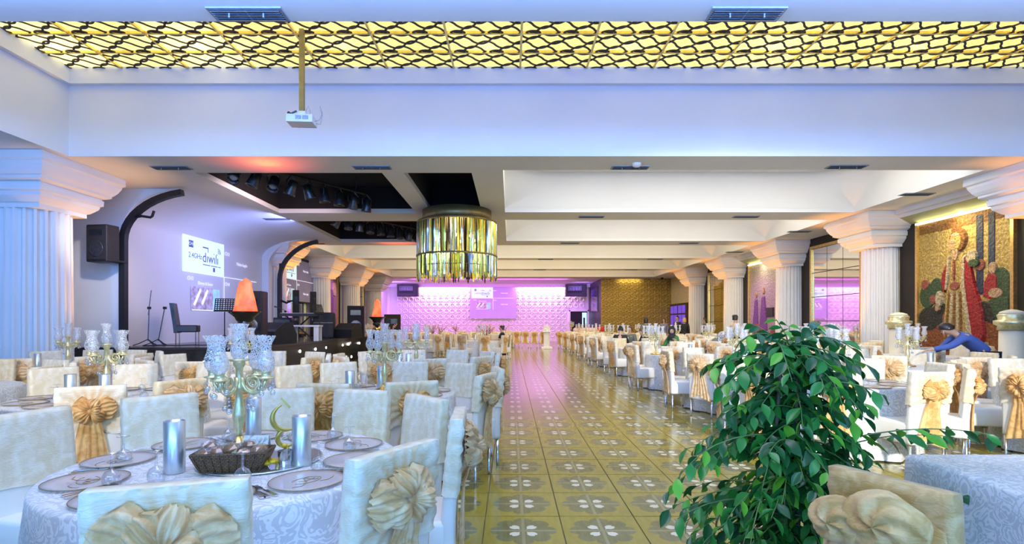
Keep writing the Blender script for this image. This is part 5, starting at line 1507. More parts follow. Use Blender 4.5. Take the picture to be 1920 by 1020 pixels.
GLTOP = Matrix.Translation((0, 0, .50)); GLARM = Matrix.Translation((.16, 0, .435))
far_list = [(CD['base'], I4), (CD['stem'], I4), (CD['glass'], GLTOP)]
for k in range(4):
    Rz = Matrix.Rotation(PI / 2 * k, 4, 'Z')
    far_list += [(CD['arm'], Rz), (CD['cup'], Rz), (CD['glass'], Rz @ GLARM)]
FARCAND = merged('candelabra', far_list)
def candelabra(x, y, z, rz, label, full=True):
    if not full:
        o = put('candelabra', FARCAND, None, loc=(x, y, z), rot=(0, 0, rz))
        return tag(o, label, 'candelabra', 'gold candelabra on the tables')
    t = thing('candelabra', label, 'candelabra', (x, y, z), rz, 'gold candelabra on the tables')
    put('base', CD['base'], t); s_ = put('stem', CD['stem'], t)
    put('hurricane_glass', CD['glass'], t, loc=(0, 0, .50))
    for k in range(4):
        a = put('arm', CD['arm'], t, rot=(0, 0, PI / 2 * k))
        put('candle_cup', CD['cup'], a); put('hurricane_glass', CD['glass'], a, loc=(.16, 0, .435)); put('crystal_drops', CD['drop'], a)
    return t

# ------------------------------------------------------------------ tableware
def tableware():
    d = {}
    PLG = glass_mat('frosted_charger_glass', tint=(.95, .94, .95), gloss=.03, frost=((.74, .68, .70), .45))
    b = sm(); b.lathe([(.0, .002), (.12, .002), (.158, .008), (.160, .011), (.12, .006), (.0, .006)], n=36, cap=False); d['plate'] = b.mesh('charger_plate', PLG)
    RIMG = mat('dull_gold_rim', (.38, .27, .10), .35, .7, noise=(9, .1))
    b = sm(); b.tube([(.158 * math.cos(2 * PI * k / 40), .158 * math.sin(2 * PI * k / 40), .010) for k in range(40)], .0022, 4, closed=True); d['rim'] = b.mesh('gold_rim', RIMG)
    b = MB()
    b.ribbon([(.068 * math.cos(R(a)), .042 * math.sin(R(a)) + .005) for a in range(200, 520, 16)], .003, .0068, .0078)
    b.ribbon([(-.10, -.045), (-.06, -.055), (-.02, -.03), (.0, .02), (.012, .048)], .004, .0068, .0078)
    b.ribbon([(.012, .048), (.022, .01), (.034, -.012), (.05, -.008), (.06, .006)], .005, .0068, .0078)
    b.ribbon([(-.035, .012), (-.01, -.004), (.03, .004), (.05, .016)], .003, .0068, .0078)
    b.ribbon([(.03, -.05), (.06, -.06), (.10, -.045), (.12, -.02)], .003, .0068, .0078)
    d['mono'] = b.mesh('gold_monogram', RIMG)
    b = sm(); b.lathe([(.031, 0), (.036, .02), (.036, .04), (.026, .06), (.008, .070), (.005, .078), (.005, .125), (.008, .130), (.030, .133), (.031, .135)], n=14, cap=False); d['wine'] = b.mesh('inverted_wine_glass', GLASS)
    b = MB(); b.box(-.009, .009, 0, .10, 0, .006); b.box(-.004, .004, .10, .14, .001, .005); b.box(-.011, .011, .14, .158, .001, .004)
    for k in range(4): b.box(-.011 + .0062 * k, -.011 + .0062 * k + .0034, .158, .20, .001, .004)
    d['fork'] = b.mesh('fork', CHROME)
    b = MB(); b.box(-.008, .008, 0, .10, 0, .007); b.prism([(-.007, .10), (.008, .10), (.009, .19), (.002, .215), (-.006, .20)], .002, .004); d['knife'] = b.mesh('knife', CHROME)
    b = sm(); b.lathe([(.044, 0), (.045, .003), (.045, .24), (.042, .242), (.042, .02), (.0, .018)], n=24, cap=False); d['cyl'] = b.mesh('silver_cylinder_vase', SILVER)
    return d
TW = tableware()
def plate_at(x, y, z, rz, label, grp):
    t = thing('charger_plate', label, 'plate', (x, y, z), rz, grp)
    put('glass_disc', TW['plate'], t); put('gold_rim', TW['rim'], t); put('gold_monogram', TW['mono'], t)
def simple(name, me, x, y, z, rz, label, cat, grp):
    o = put(name, me, None, loc=(x, y, z), rot=(0, 0, rz)); return tag(o, label, cat, grp)

# ------------------------------------------------------------------ the tables
SIDES = ['rear side', 'rear aisle corner', 'right hand side', 'front right corner', 'front side', 'front left corner', 'left hand side', 'rear left corner']
def side_words(a):
    # a: world angle of the chair as seen from the table centre; 90 = away from the photographer
    names = [('right side', 0), ('back right side', 36), ('back right corner', 60), ('back', 90), ('back left corner', 120), ('back left side', 146), ('left side', 180), ('front left side', 214), ('front left corner', 240), ('front', 270), ('front right corner', 300), ('front right side', 324)]
    return min(names, key=lambda q_: abs((a - q_[1] + 180) % 360 - 180))[0]
def vis(x, y, m=90): 
    if y < .7: return False
    px = 957 + x / y * 1000
    return -m < px < 1920 + m
TABLES = []; CHAIRS = []
def round_table(x, y, phr, nch, a0=0.0, skip=(), detail=2, ware=2, cand=True, cyls=2, bow=None, ring=.93, jit=True, candx=0.0):
    k = len(TABLES); TABLES.append((x, y))
    t = thing('round_table', 'round white damask table, %s' % phr, 'table', (x, y, 0), rnd.uniform(0, 6), 'round damask tables')
    put('tablecloth', CLOTHS[k % 3], t); put('tabletop', ttop_me, t)
    for q_ in range(4): put('leg', tleg_me, t, loc=(.45 * math.cos(PI / 2 * q_), .45 * math.sin(PI / 2 * q_), 0))
    used = {}
    for i in range(nch):
        a = a0 + 360.0 / nch * i
        aj = a + (rnd.uniform(-4, 4) if jit else 0)
        r_ = ring + (rnd.uniform(-.02, .06) if jit else 0)
        cx, cy = x + r_ * math.cos(R(aj)), y + r_ * math.sin(R(aj))
        if i in skip or not vis(cx, cy): continue
        sw = side_words(a)
        used[sw] = used.get(sw, 0) + 1
        if used[sw] > 1: sw = 'second at ' + sw
        CHAIRS.append((cx, cy, aj + 90, len(TABLES) - 1)); chair(cx, cy, R(aj + 90 + rnd.uniform(-6, 6) * jit), 'gold bow chair, %s of table %s' % (sw, phr), 'gold bow chairs at %s' % phr, detail=detail, bow=bow)
    if cand:
        candelabra(x + candx + rnd.uniform(-.08, .08), y + rnd.uniform(-.05, .1), .752, R(rnd.uniform(-12, 12)), 'gold five-glass candelabra on table %s' % phr, full=detail >= 1)
    for c in range(cyls):
        a = rnd.uniform(0, 6.28) if c else rnd.uniform(-2.6, -.5)
        simple('silver_cylinder_vase', TW['cyl'], x + .32 * math.cos(a + c * 2.2), y + .32 * math.sin(a + c * 2.2), .752, 0, '%s silver cylinder vase on table %s' % (['first', 'second'][c], phr), 'vase', 'silver cylinders on the tables')
    if ware:
        usedw = {}
        for i in range(nch):
            a = R(a0 + 360.0 / nch * i); px_, py_ = x + .60 * math.cos(a), y + .60 * math.sin(a)
            sw = side_words(a0 + 360.0 / nch * i); usedw[sw] = usedw.get(sw, 0) + 1
            if usedw[sw] > 1: sw = 'second at ' + sw
            if ware == 2: plate_at(px_, py_, .7515, a - PI / 2 + PI, 'glass charger plate at %s of table %s' % (sw, phr), 'charger plates on table %s' % phr)
            simple('wine_glass', TW['wine'], x + .42 * math.cos(a + .16), y + .42 * math.sin(a + .16), .7515, 0, 'upturned wine glass at %s of table %s' % (sw, phr), 'wine glass', 'upturned glasses on table %s' % phr)
            if ware == 2:
                for nm, off in (('fork', -.30), ('knife', .30)):
                    o = simple(nm, TW[nm], x + .68 * math.cos(a + off), y + .68 * math.sin(a + off), .7515, a + PI / 2 + off * .4, '%s by plate at %s of table %s' % (nm, sw, phr), nm, '%ss on table %s' % (nm, phr))
    return t

# near left block
T1 = (-1.38, 2.70)
# nearest table, arranged by hand
phr1 = 'with the bread basket'
t = thing('round_table', 'round table in white damask with the bread basket', 'table', (*T1, 0), .4, 'round damask tables')
put('tablecloth', CLOTHS[0], t); put('tabletop', ttop_me, t)
for q_ in range(4): put('leg', tleg_me, t, loc=(.45 * math.cos(PI / 2 * q_), .45 * math.sin(PI / 2 * q_), 0))
for (a, r_, dr, w, bw, wr_) in ((-71.5, .92, 0, 'front, large bow facing out', 0, 0), (-37, .90, 4, 'front right side, big bow', 1, 1), (7, .84, -4, 'right side, seen edge on', 0, 0), (41, .84, 0, 'back right side', 3, 1),
                           (73, .86, 0, 'back, right of two', 2, 0), (103, .92, 0, 'back, left of two', 2, 1), (139, .93, 0, 'back left corner', 3, 0), (174, .95, -6, 'left side, largest sleeve', 2, 1), (-108.5, .95, 4, 'front left, cut by the frame', 1, 0)):
    chair(T1[0] + r_ * math.cos(R(a)), T1[1] + r_ * math.sin(R(a)), R(a + 90 + dr), 'white chair at bread basket table, %s' % w, 'chairs at the bread basket table', bow=bw, wrap=wr_)
ZT = .7515
candelabra(-1.50, 2.95, ZT, R(-8), 'large gold five-glass candelabra behind the bread basket')
for (x, y, l) in ((-1.575, 2.50, 'silver cylinder vase standing alone at the tray edge'), (-1.03, 2.63, 'silver cylinder vase in front of the gold crescent ornament'), (-1.57, 3.26, 'silver cylinder vase behind the candelabra stem')):
    simple('silver_cylinder_vase', TW['cyl'], x, y, ZT, 0, l, 'vase', 'silver cylinders on the bread basket table')
for i, a in enumerate((-144, -108, -72, -36, 0, 36, 72, 108, 144, 180)):
    sw = side_words(a % 360)
    px_, py_ = T1[0] + .60 * math.cos(R(a)), T1[1] + .60 * math.sin(R(a))
    plate_at(px_, py_, ZT, R(a) + PI / 2, 'gold rimmed monogram plate at %s of bread basket table' % sw, 'charger plates on the bread basket table')
    for nm, off in (('fork', -.27), ('fork', -.315), ('knife', .28)):
        lab = '%s at the %s place of bread basket table' % ('outer fork' if off == -.315 else ('inner fork' if nm == 'fork' else 'knife'), sw)
        simple(nm, TW[nm], T1[0] + .70 * math.cos(R(a) + off), T1[1] + .70 * math.sin(R(a) + off), ZT, R(a) + PI / 2 + off * .3 + (0 if nm == 'fork' else .25), lab, nm, 'cutlery on the bread basket table')
for (x, y, l) in ((-1.56, 2.35, 'in front of the tall silver vase'), (-1.72, 2.30, 'over the front left plates, nearer one'), (-1.93, 2.66, 'over the front left plates, farther one'), (-1.17, 2.33, 'in front of the bread basket'), (-.905, 2.52, 'beside the fork and monogram plate'),
                  (-1.07, 3.22, 'at the back right edge'), (-.88, 2.92, 'near the back right plate'), (-1.67, 3.16, 'left of the candelabra stem'), (-1.32, 3.3, 'behind the gold crescent')):
    simple('wine_glass', TW['wine'], x, y, ZT, 0, 'upturned wine glass %s' % l, 'wine glass', 'upturned glasses on the bread basket table')
# round mirror tray
t = thing('mirror_tray', 'round mirror tray under the bread basket', 'tray', (-1.27, 2.72, ZT))
MB().lathe([(.0, 0), (.29, 0), (.295, .004), (.29, .008), (.0, .008)], n=48).build('mirror', mat('pale_mirror_tray', (.85, .88, .92), .06, .85, noise=(3, .02)), t)
sm().tube([(.292 * math.cos(2 * PI * k / 48), .292 * math.sin(2 * PI * k / 48), .006) for k in range(48)], .004, 5, closed=True).build('rim', CHROME, t)
b = MB(); b.box(-.255, -.215, -.10, -.08, .0085, .009); b.build('sticker', mat('grey_sticker', (.35, .37, .42), .6, noise=(90, .4)), t)
# woven basket with wrapped rolls
t = thing('bread_basket', 'dark woven bread basket full of wrapped rolls', 'basket', (-1.305, 2.52, ZT + .009), R(8))
WICK = bpy.data.materials.new('dark_wicker')
nt, pb, out = nodes_of(WICK)
tc = nt.nodes.new('ShaderNodeTexCoord'); br = nt.nodes.new('ShaderNodeTexBrick'); br.inputs['Scale'].default_value = 30; br.inputs['Mortar Size'].default_value = .04
br.inputs['Color1'].default_value = (.10, .05, .02, 1); br.inputs['Color2'].default_value = (.20, .11, .05, 1); br.inputs['Mortar'].default_value = (.02, .01, .005, 1)
mp = nt.nodes.new('ShaderNodeMapping'); mp.inputs['Rotation'].default_value = (R(90), 0, 0)
nt.links.new(tc.outputs['Object'], mp.inputs[0]); nt.links.new(mp.outputs[0], br.inputs['Vector']); nt.links.new(br.outputs['Color'], pb.inputs['Base Color'])
pb.inputs['Roughness'].default_value = .55
b = MB()
def rect(hx, hy, z): return [(-hx, -hy, z), (hx, -hy, z), (hx, hy, z), (-hx, hy, z)]
b.loft([rect(.13, .06, 0), rect(.165, .085, .085), rect(.155, .075, .085), rect(.12, .05, .008)], True, True); b.build('basket_body', WICK, t)
sm().tube([(.16 * sx + .0, .08 * sy, .087) for sx, sy in ((-1, -1), (-.5, -1), (0, -1), (.5, -1), (1, -1), (1, 0), (1, 1), (.5, 1), (0, 1), (-.5, 1), (-1, 1), (-1, 0))], .007, 6, closed=True).build('rim', WICK, t)
for k in range(9):
    b = sm()
    for i in range(1): b.tube([(-.122 + .0305 * k, -.062, .006), (-.155 + .0388 * k, -.086, .083)], .004, 5)
    b.build('stake', WICK, t)
ROLL = mat('brown_bread_crust', (.30, .13, .045), .55, noise=(40, .35), bump=(50, .3, .003))
CELLO = glass_mat('crinkled_cellophane', gloss=.06)
for k in range(10):
    x, y = -.12 + .058 * (k % 5), -.032 + .064 * (k // 5)
    rt_ = thing('bread_roll', 'wrapped brown bread roll, %s in the basket %s row' % (['first', 'second', 'third', 'fourth', 'fifth'][k % 5], 'front' if k < 5 else 'rear'), 'bread roll', (0, 0, 0), 0, 'wrapped rolls in the basket')
    rt_.matrix_world = t_mat = Matrix.Translation((-1.305, 2.52, ZT + .009)) @ Matrix.Rotation(R(8), 4, 'Z') @ Matrix.Translation((x, y, .075 + .012 * (k % 3)))
    sm().sphere((0, 0, 0), .033, 10, 7, (1, 1, .85)).build('roll', ROLL, rt_)
    b = MB(); rr = random.Random(k); n = 9; rings = []
    for i in range(6):
        a = PI * i / 5
        rings.append([((.040 * math.sin(a) + .004) * (1 + rr.uniform(-.18, .18)) * math.cos(2 * PI * q_ / n), (.040 * math.sin(a) + .004) * (1 + rr.uniform(-.18, .18)) * math.sin(2 * PI * q_ / n), -.034 * math.cos(a) + rr.uniform(-.004, .004)) for q_ in range(n)])
    b.loft(rings, True, False)
    for q_ in range(5):
        a = rr.uniform(0, 6.28); b.add([(0, 0, .03), (.02 * math.cos(a), .02 * math.sin(a), .07), (.03 * math.cos(a + .6), .03 * math.sin(a + .6), .055)], [(0, 1, 2)])
    b.build('cellophane', CELLO, rt_)
# crescent ornament
t = thing('crescent_ornament', 'tall gold double crescent ornament behind the silver vase', 'ornament', (-1.20, 2.86, ZT + .009), R(25))
GORN = mat('olive_gold_enamel', (.55, .43, .10), .3, .6, noise=(12, .15))
sm().lathe([(.03, 0), (.032, .008), (.012, .02), (.01, .03)], n=12).build('base', GORN, t)
def cresc(cz, r, a0, a1, w):
    b = sm(); pts = []; rad = []
    for k in range(17):
        a = R(a0 + (a1 - a0) * k / 16); pts.append((r * math.cos(a), 0, cz + r * math.sin(a))); rad.append(.003 + w * math.sin(PI * k / 16))
    b.tube(pts, rad, 7); return b
cresc(.075, .045, 60, 330, .010).build('lower_crescent', GORN, t)
cresc(.185, .07, 110, 300, .011).build('upper_crescent', GORN, t)
MB().obox((-.005, 0, .262), (.012, .006, .07), Matrix.Rotation(R(-40), 3, 'Y')).build('blade', GORN, t)
sm().sphere((-.01, -.01, .035), .014, 8, 6).build('yellow_bead', mat('yellow_enamel', (.85, .6, .03), .3, noise=(9, .1)), t)
# tumbler, yellow flower, white card
t = thing('tumbler', 'small cut glass tumbler on the mirror tray', 'glass', (-1.09, 2.58, ZT + .009))
b = MB(); n = 16
b.loft([[((r_ + .0015 * (k % 2)) * math.cos(2 * PI * k / n), (r_ + .0015 * (k % 2)) * math.sin(2 * PI * k / n), z) for k in range(n)] for (r_, z) in ((.028, 0), (.031, .03), (.032, .075), (.029, .075), (.027, .01))], True, False)
b.build('cut_glass', CRYSTAL, t)
t = thing('yellow_flower', 'yellow flower lying between basket and tumbler', 'flower', (-1.155, 2.56, ZT + .009), .4)
YEL = mat('yellow_petal', (.85, .58, .03), .5, noise=(20, .15))
for k in range(6):
    a = 2 * PI * k / 6; b = sm()
    b.sphere((.022 * math.cos(a), .022 * math.sin(a), .022 + .006 * (k % 2)), .02, 7, 5, (1, 1, .5)); b.build('petal', YEL, t)
sm().sphere((0, 0, .03), .012, 7, 5).build('centre', mat('flower_centre', (.4, .22, .02), .6, noise=(20, .2)), t)
t = thing('menu_card', 'blank folded white card standing behind the bread basket', 'card', (-1.36, 2.86, ZT + .009), R(5))
CARD = mat('white_card', (.78, .82, .90), .6, noise=(6, .02))
MB().obox((0, -.018, .045), (.13, .002, .09), Matrix.Rotation(R(-20), 3, 'X')).build('front_leaf', CARD, t)
MB().obox((0, .018, .045), (.13, .002, .09), Matrix.Rotation(R(20), 3, 'X')).build('back_leaf', CARD, t)

# the rest of the near left block
round_table(-1.36, 5.38, 'directly behind the bread basket', 10, 12, ware=2, detail=2)
round_table(-1.40, 8.25, 'third along the left aisle', 10, 0, ware=1, detail=2)
round_table(-3.78, 5.05, 'second from bread basket toward stage', 10, 9, ware=2, detail=2)
round_table(-3.95, 7.8, 'nearest the stage corner', 10, 18, ware=1, detail=2)
round_table(-6.95, 8.3, 'before the blue lit column', 10, 0, ware=1, detail=2)
round_table(-6.3, 5.75, 'at left edge before blue column', 10, 0, ware=0, detail=2, cand=False, cyls=0)
# right block
for k, y in enumerate((6.4, 9.1, 12.0, 15.0, 18.0, 21.0, 24.0, 27.2, 30.4)):
    round_table(3.86, y, '%s right of the aisle' % ORD[k], 9 if k < 2 else 8, [0, 22, 20, 22.5, 22.5, 22.5, 22.5, 22.5, 22.5][k], ware=2 if k == 0 else (1 if k < 3 else 0), detail=2 if k < 3 else (1 if k < 6 else 0), cyls=1, candx=-.60 if k == 2 else 0.0)
for k, y in enumerate((5.95, 8.6, 11.5, 14.5, 17.5, 20.5, 23.5, 26.6)):
    if k == 0:
        round_table(6.5, y, 'at the right frame edge', 9, 0, ware=0, detail=2, cand=False, cyls=0)
    else:
        round_table(6.42, y, '%s in the middle right row' % ORD[k - 1], 8, [22, 0, 15, 22.5, 22.5, 22.5, 22.5, 22.5][k], ware=1 if k < 2 else 0, detail=2 if k < 2 else (1 if k < 5 else 0), cyls=1)
for k, y in enumerate((11.6, 14.4, 17.2, 20.2, 23.4)):
    round_table(8.85, y, '%s along the tapestry wall' % ORD[k], 7 if k else 8, 15, ware=0, detail=1 if k < 2 else 0, cyls=1)
# far left block beyond the dance floor
FL = [(-1.25, 21.6), (-1.25, 24.8), (-1.25, 28.0), (-4.0, 22.6), (-4.0, 25.6), (-4.0, 28.6), (-6.8, 25.6), (-6.8, 29.0), (-.6, 32.6), (-3.6, 32.6)]
NM = ['first beyond the dance floor', 'second beyond the dance floor', 'third beyond the dance floor', 'beside the camera tripod', 'second behind the tripod', 'third behind the tripod', 'by the far stage end', 'second from the far stage end', 'at the aisle end by the pedestal', 'last before the pink wall']
for (x, y), nm in zip(FL, NM):
    round_table(x, y, nm, 8 if y < 26 else 6, 10, ware=0, detail=1 if y < 23 else 0, cyls=1, cand=y < 26)
    if y > 23 or x > -2:
        t = thing('twig_bouquet', 'thin twig bouquet with pink blossoms on table %s' % nm, 'bouquet', (x + .25, y + .2, .752), 0, 'twig bouquets on far tables')
        sm().lathe([(.06, 0), (.065, .02), (.045, .12), (.05, .2)], n=10).build('vase', mat('pink_glass_vase', (.7, .4, .5), .2, noise=(4, .1)), t)
        TW_ = mat('bare_twig', (.10, .05, .06), .7, noise=(9, .2))
        b = MB(); b2 = sm()
        for k in range(9):
            a = rnd.uniform(0, 6.28); l_ = rnd.uniform(.25, .55)
            e = (l_ * .7 * math.cos(a), l_ * .7 * math.sin(a), .2 + l_ * .8)
            b.tube([(0, 0, .1), (e[0] * .4, e[1] * .4, e[2] * .65), e], .008, 4)
            for q_ in range(3): b2.sphere((e[0] * (1 - .15 * q_), e[1] * (1 - .15 * q_), e[2] - .07 * q_), .032, 5, 4)
        b.build('twigs', TW_, t); b2.build('blossoms', PFL, t)
# row of chairs along the pink wall end of the aisle
for k in range(4):
    chair(.35 + .52 * k, 31.3, R(0), 'white bow chair, %s of the row facing the pink wall' % ORD[k], 'row of chairs before the pink wall', detail=0)
# gift table with tulle at the service doorway
t = thing('gift_table', 'long table with cream cloth and pink tulle by the service doorway', 'table', (4.9, 35.0, 0))
b = sm(); n = 60
def rr_rect(hx, hy, s_): return [(max(-hx, min(hx, 1.9 * hx * math.cos(2 * PI * k / n))) + s_ * .04 * math.sin(k * 1.9), max(-hy, min(hy, 1.9 * hy * math.sin(2 * PI * k / n))) + s_ * .04 * math.cos(k * 2.3)) for k in range(n)]
b.loft([[(x, y, z) for x, y in rr_rect(1.2, .45, s_)] for (z, s_) in ((.02, 1), (.5, .6), (.88, 0), (.9, 0))], True, True); b.build('tablecloth', DAMASK, t)
for k in range(6):
    b = sm(); b.sphere((-.6 + .25 * k, rnd.uniform(-.1, .1), 1.0), .2, 8, 6, (1, .8, .8)); b.build('tulle', mat('pink_tulle', (.85, .62, .70), .8, noise=(7, .1)), t)
o = sm().rbox(-.28, .28, -.2, .2, 0, .32, .06).build('gift_box', mat('red_gift_wrap', (.6, .03, .03), .4, noise=(6, .1)), loc=(5.85, 35.0, .9))
tag(o, 'rounded red gift box at the end of the tulle table', 'box')
candelabra(4.0, 35.0, .9, .3, 'gold candelabra on the tulle table', False)
bt = thing('bouquet', 'white bouquet on the last table right of the aisle', 'bouquet', (4.3, 30.2, .752)); bouquet(bt, 0.05, .25, 14, [WFL], [LEAFD])
bt = thing('bouquet', 'white bouquet among tables before the gold wall', 'bouquet', (6.8, 26.3, .752)); bouquet(bt, 0.10, .28, 14, [WFL], [LEAFD])

# ------------------------------------------------------------------ corner table and its sashed chair
t = thing('corner_table', 'rectangular table in white damask beside the ficus', 'table', (0, 0, 0))
X0, Y1 = 2.10, 2.87
b = sm()
# top with softly rounded edge and a rippled fall on the two visible sides
def corner_cloth():
    NX_, NY_ = 30, 30
    X1, Y0 = 4.0, .9
    path = [(X1, Y1), *[(X1 - (X1 - X0 - .05) * k / 16, Y1) for k in range(1, 17)], *[(X0 + .05 - .05 * math.sin(R(90 * k / 4)), Y1 - .05 + .05 * math.cos(R(90 * k / 4))) for k in range(1, 5)], *[(X0, Y1 - .05 - (Y1 - .05 - Y0) * k / 20) for k in range(1, 21)]]
    nrm = []
    for i in range(len(path)):
        a, c = path[max(0, i - 1)], path[min(len(path) - 1, i + 1)]
        dx, dy = c[0] - a[0], c[1] - a[1]; L = math.hypot(dx, dy); nrm.append((-dy / L, dx / L))
    rings = []
    for (ins, z) in ((.07, .7505), (.04, .75), (.012, .746), (0, .735)):
        rings.append([(x - nx_ * -ins if False else x + nx_ * ins, y + ny_ * ins, z) for (x, y), (nx_, ny_) in zip(path, nrm)])
    for j in range(1, 10):
        t_ = j / 9.0
        rings.append([(x - nx_ * t_ * (.03 + .05 * (.5 + .5 * math.sin(i * .9))), y - ny_ * t_ * (.03 + .05 * (.5 + .5 * math.sin(i * .9))), .735 - .70 * t_) for i, ((x, y), (nx_, ny_)) in enumerate(zip(path, nrm))])
    return rings
rg = corner_cloth()
# make sure the offsets point outward (away from the table centre)
b.loft(rg, closed=False)
b.smooth = False
b.add([(X0 + .055, .9, .7502), (4.0, .9, .7502), (4.0, Y1 - .055, .7502), (X0 + .055, Y1 - .055, .7502)], [(0, 1, 2, 3)])
b.build('tablecloth', DAMASK, t)
MB().box(X0 + .05, 3.95, .95, Y1 - .06, .71, .74).build('tabletop', PLY, t)
for x, y in ((X0 + .15, 1.05), (X0 + .15, Y1 - .2), (3.85, Y1 - .2), (3.85, 1.05)): MB().cyl((x, y, 0), (x, y, .71), .02).build('leg', CHROME, t)
ch = thing('banquet_chair', 'white chair draped in a wide gold sash against the corner table', 'chair', (1.55, 1.97, 0), R(-64))
ch.scale = (.94, .94, .93)
put('seat', seat_me, ch); put('backrest', back_me, ch)
for p in LEGP: put('leg', leg_me, ch, loc=p)
put('organza_sleeve', wrap_mesh(31, SASH, .40), ch)
def drape():
    b = sm()
    def fn(u, v):
        z = .90 - .62 * u ** 1.1
        a = (v - .5) * 2
        w = .20 + .06 * u
        pl = .022 * math.sin(v * 23 + 2.5 * u) * (.25 + u)
        return (a * w, -.318 - .19 * math.sin(min(1, u * 1.15) * PI / 2) ** 1.3 * (1 - .97 * a ** 4) + pl * (1 - a ** 4), z - .05 * a * a * (1 - u))
    b.grid(fn, 16, 40); return b
kn = drape().build('sash_drape', SASH, ch)
def swirl():
    b = sm()
    for s_, cx, cz, r0 in ((1, .06, .85, .115), (-1, -.10, .81, .09)):
        def fn(u, v, s_=s_, cx=cx, cz=cz, r0=r0):
            a = 2 * PI * v; rr = r0 * math.sin(PI * u * .5) ** .8
            return (cx + rr * 1.25 * math.cos(a), -.40 - .075 * math.cos(PI * u * .5) - .014 * math.sin(5 * a + 9 * u), cz + rr * math.sin(a))
        b.grid(fn, 10, 28)
    return b
swirl().build('sash_knot', SASH, kn)
# ------------------------------------------------------------------ ficus
t = thing('potted_ficus', 'large weeping ficus with glossy leaves standing in the aisle edge', 'plant', (1.36, 2.62, 0))
FIC = (1.36, 2.62)
sm().lathe([(.15, 0), (.17, .01), (.21, .33), (.22, .36), (.205, .36), (.19, .32), (.0, .31)], n=24).build('pot', mat('dark_ceramic_pot', (.03, .03, .04), .3, noise=(6, .2)), t)
BARK = mat('ficus_bark', (.16, .11, .07), .8, noise=(20, .25), bump=(40, .4, .004))
TWG = mat('green_twig', (.12, .20, .06), .5, noise=(12, .2))
rp = random.Random(5)
def leafmat(name, c1, c2, ro):
    m = bpy.data.materials.new(name)
    nt, pb, out = nodes_of(m)
    tc = nt.nodes.new('ShaderNodeTexCoord'); nz = nt.nodes.new('ShaderNodeTexNoise'); nz.inputs['Scale'].default_value = 9
    oi = nt.nodes.new('ShaderNodeObjectInfo')
    nt.links.new(tc.outputs['Object'], nz.inputs['Vector'])
    f = M_(nt, 'ADD', M_(nt, 'MULTIPLY', nz.outputs['Fac'], .4), M_(nt, 'MULTIPLY', oi.outputs['Random'], .6))
    c = mixc(nt, f, c1, c2)
    nt.links.new(c, pb.inputs['Base Color']); pb.inputs['Roughness'].default_value = ro
    pb.inputs['Specular IOR Level'].default_value = .6
    tl = nt.nodes.new('ShaderNodeBsdfTranslucent'); nt.links.new(c, tl.inputs[0])
    ms = nt.nodes.new('ShaderNodeMixShader'); ms.inputs[0].default_value = .22
    nt.links.new(pb.outputs[0], ms.inputs[1]); nt.links.new(tl.outputs[0], ms.inputs[2]); nt.links.new(ms.outputs[0], out.inputs['Surface'])
    return m
LF = [leafmat('ficus_leaf_dark', (.012, .085, .022), (.02, .15, .035), .25), leafmat('ficus_leaf_mid', (.025, .20, .03), (.045, .30, .05), .28), leafmat('ficus_leaf_young', (.12, .42, .02), (.18, .52, .05), .32)]
def leaf_mesh(m, bend, fold):
    b = sm(); rows = []
    for k, (u, w) in enumerate(((0, .02), (.12, .22), (.32, .46), (.55, .50), (.75, .34), (.90, .13), (1.0, .0))):
        x = u; zc = -bend * u * u
        rows.append([(x, -w / 2, zc + fold * w), (x, 0, zc), (x, w / 2, zc + fold * w)])
    b.loft(rows, closed=False)
    return b.mesh('leaf', m)
LM = [leaf_mesh(LF[i], bd, fo) for i in range(3) for bd, fo in ((.12, .22), (.28, .12), (.05, .30))]
trunks = []
for k in range(4):
    a = k * 1.6 + .4
    p = [(.04 * math.cos(a), .04 * math.sin(a), .31), (.05 * math.cos(a + .6), .05 * math.sin(a + .6), .6), (.06 * math.cos(a + 1.3), .06 * math.sin(a + 1.3), .95), (.05 * math.cos(a + 2), .04 * math.sin(a + 2), 1.36)]
    trunks.append(p); sm().tube(p, [.016, .014, .010, .005], 7).build('stem', BARK, t)
leaves = []
def add_leaf(p, d, size, young):
    d = Vector(d).normalized()
    side = d.cross(Vector((0, 0, 1)))
    side = side.normalized() if side.length > .05 else Vector((1, 0, 0))
    up = side.cross(d)
    roll = rp.uniform(-.9, .9)
    M = Matrix((d, side, up)).transposed().to_4x4()
    M = M @ Matrix.Rotation(roll, 4, 'X')
    M = Matrix.Translation(p) @ M @ Matrix.Diagonal((size, size, size, 1))
    kind = 2 if rp.random() < young else (1 if rp.random() < .5 else 0)
    leaves.append((p[1], M, LM[kind * 3 + rp.randrange(3)]))
nb = 0
def branch(p0, dirv, L, droop, n, young=.10, lsz=.085):
    P = [Vector(p0)]; d = Vector(dirv).normalized(); seg = L / 7.0
    for i in range(7):
        d = (d + Vector((rp.uniform(-.12, .12), rp.uniform(-.12, .12), -droop))).normalized()
        P.append(P[-1] + d * seg)
    sm().tube([tuple(p) for p in P], [.0045 - .0004 * i for i in range(8)], 5).build('twig', TWG, t)
    for i in range(n):
        f = (i + .6) / n * 7; k = min(6, int(f)); q_ = P[k].lerp(P[k + 1], f - k); dd = (P[k + 1] - P[k]).normalized()
        s_ = 1 if i % 2 else -1
        sd = dd.cross(Vector((0, 0, 1))); sd = sd.normalized() if sd.length > .05 else Vector((1, 0, 0))
        ld = dd * .55 + sd * s_ * .75 + Vector((0, 0, -.45 + rp.uniform(-.35, .25)))
        add_leaf(q_, ld, lsz * rp.uniform(.7, 1.15), young)
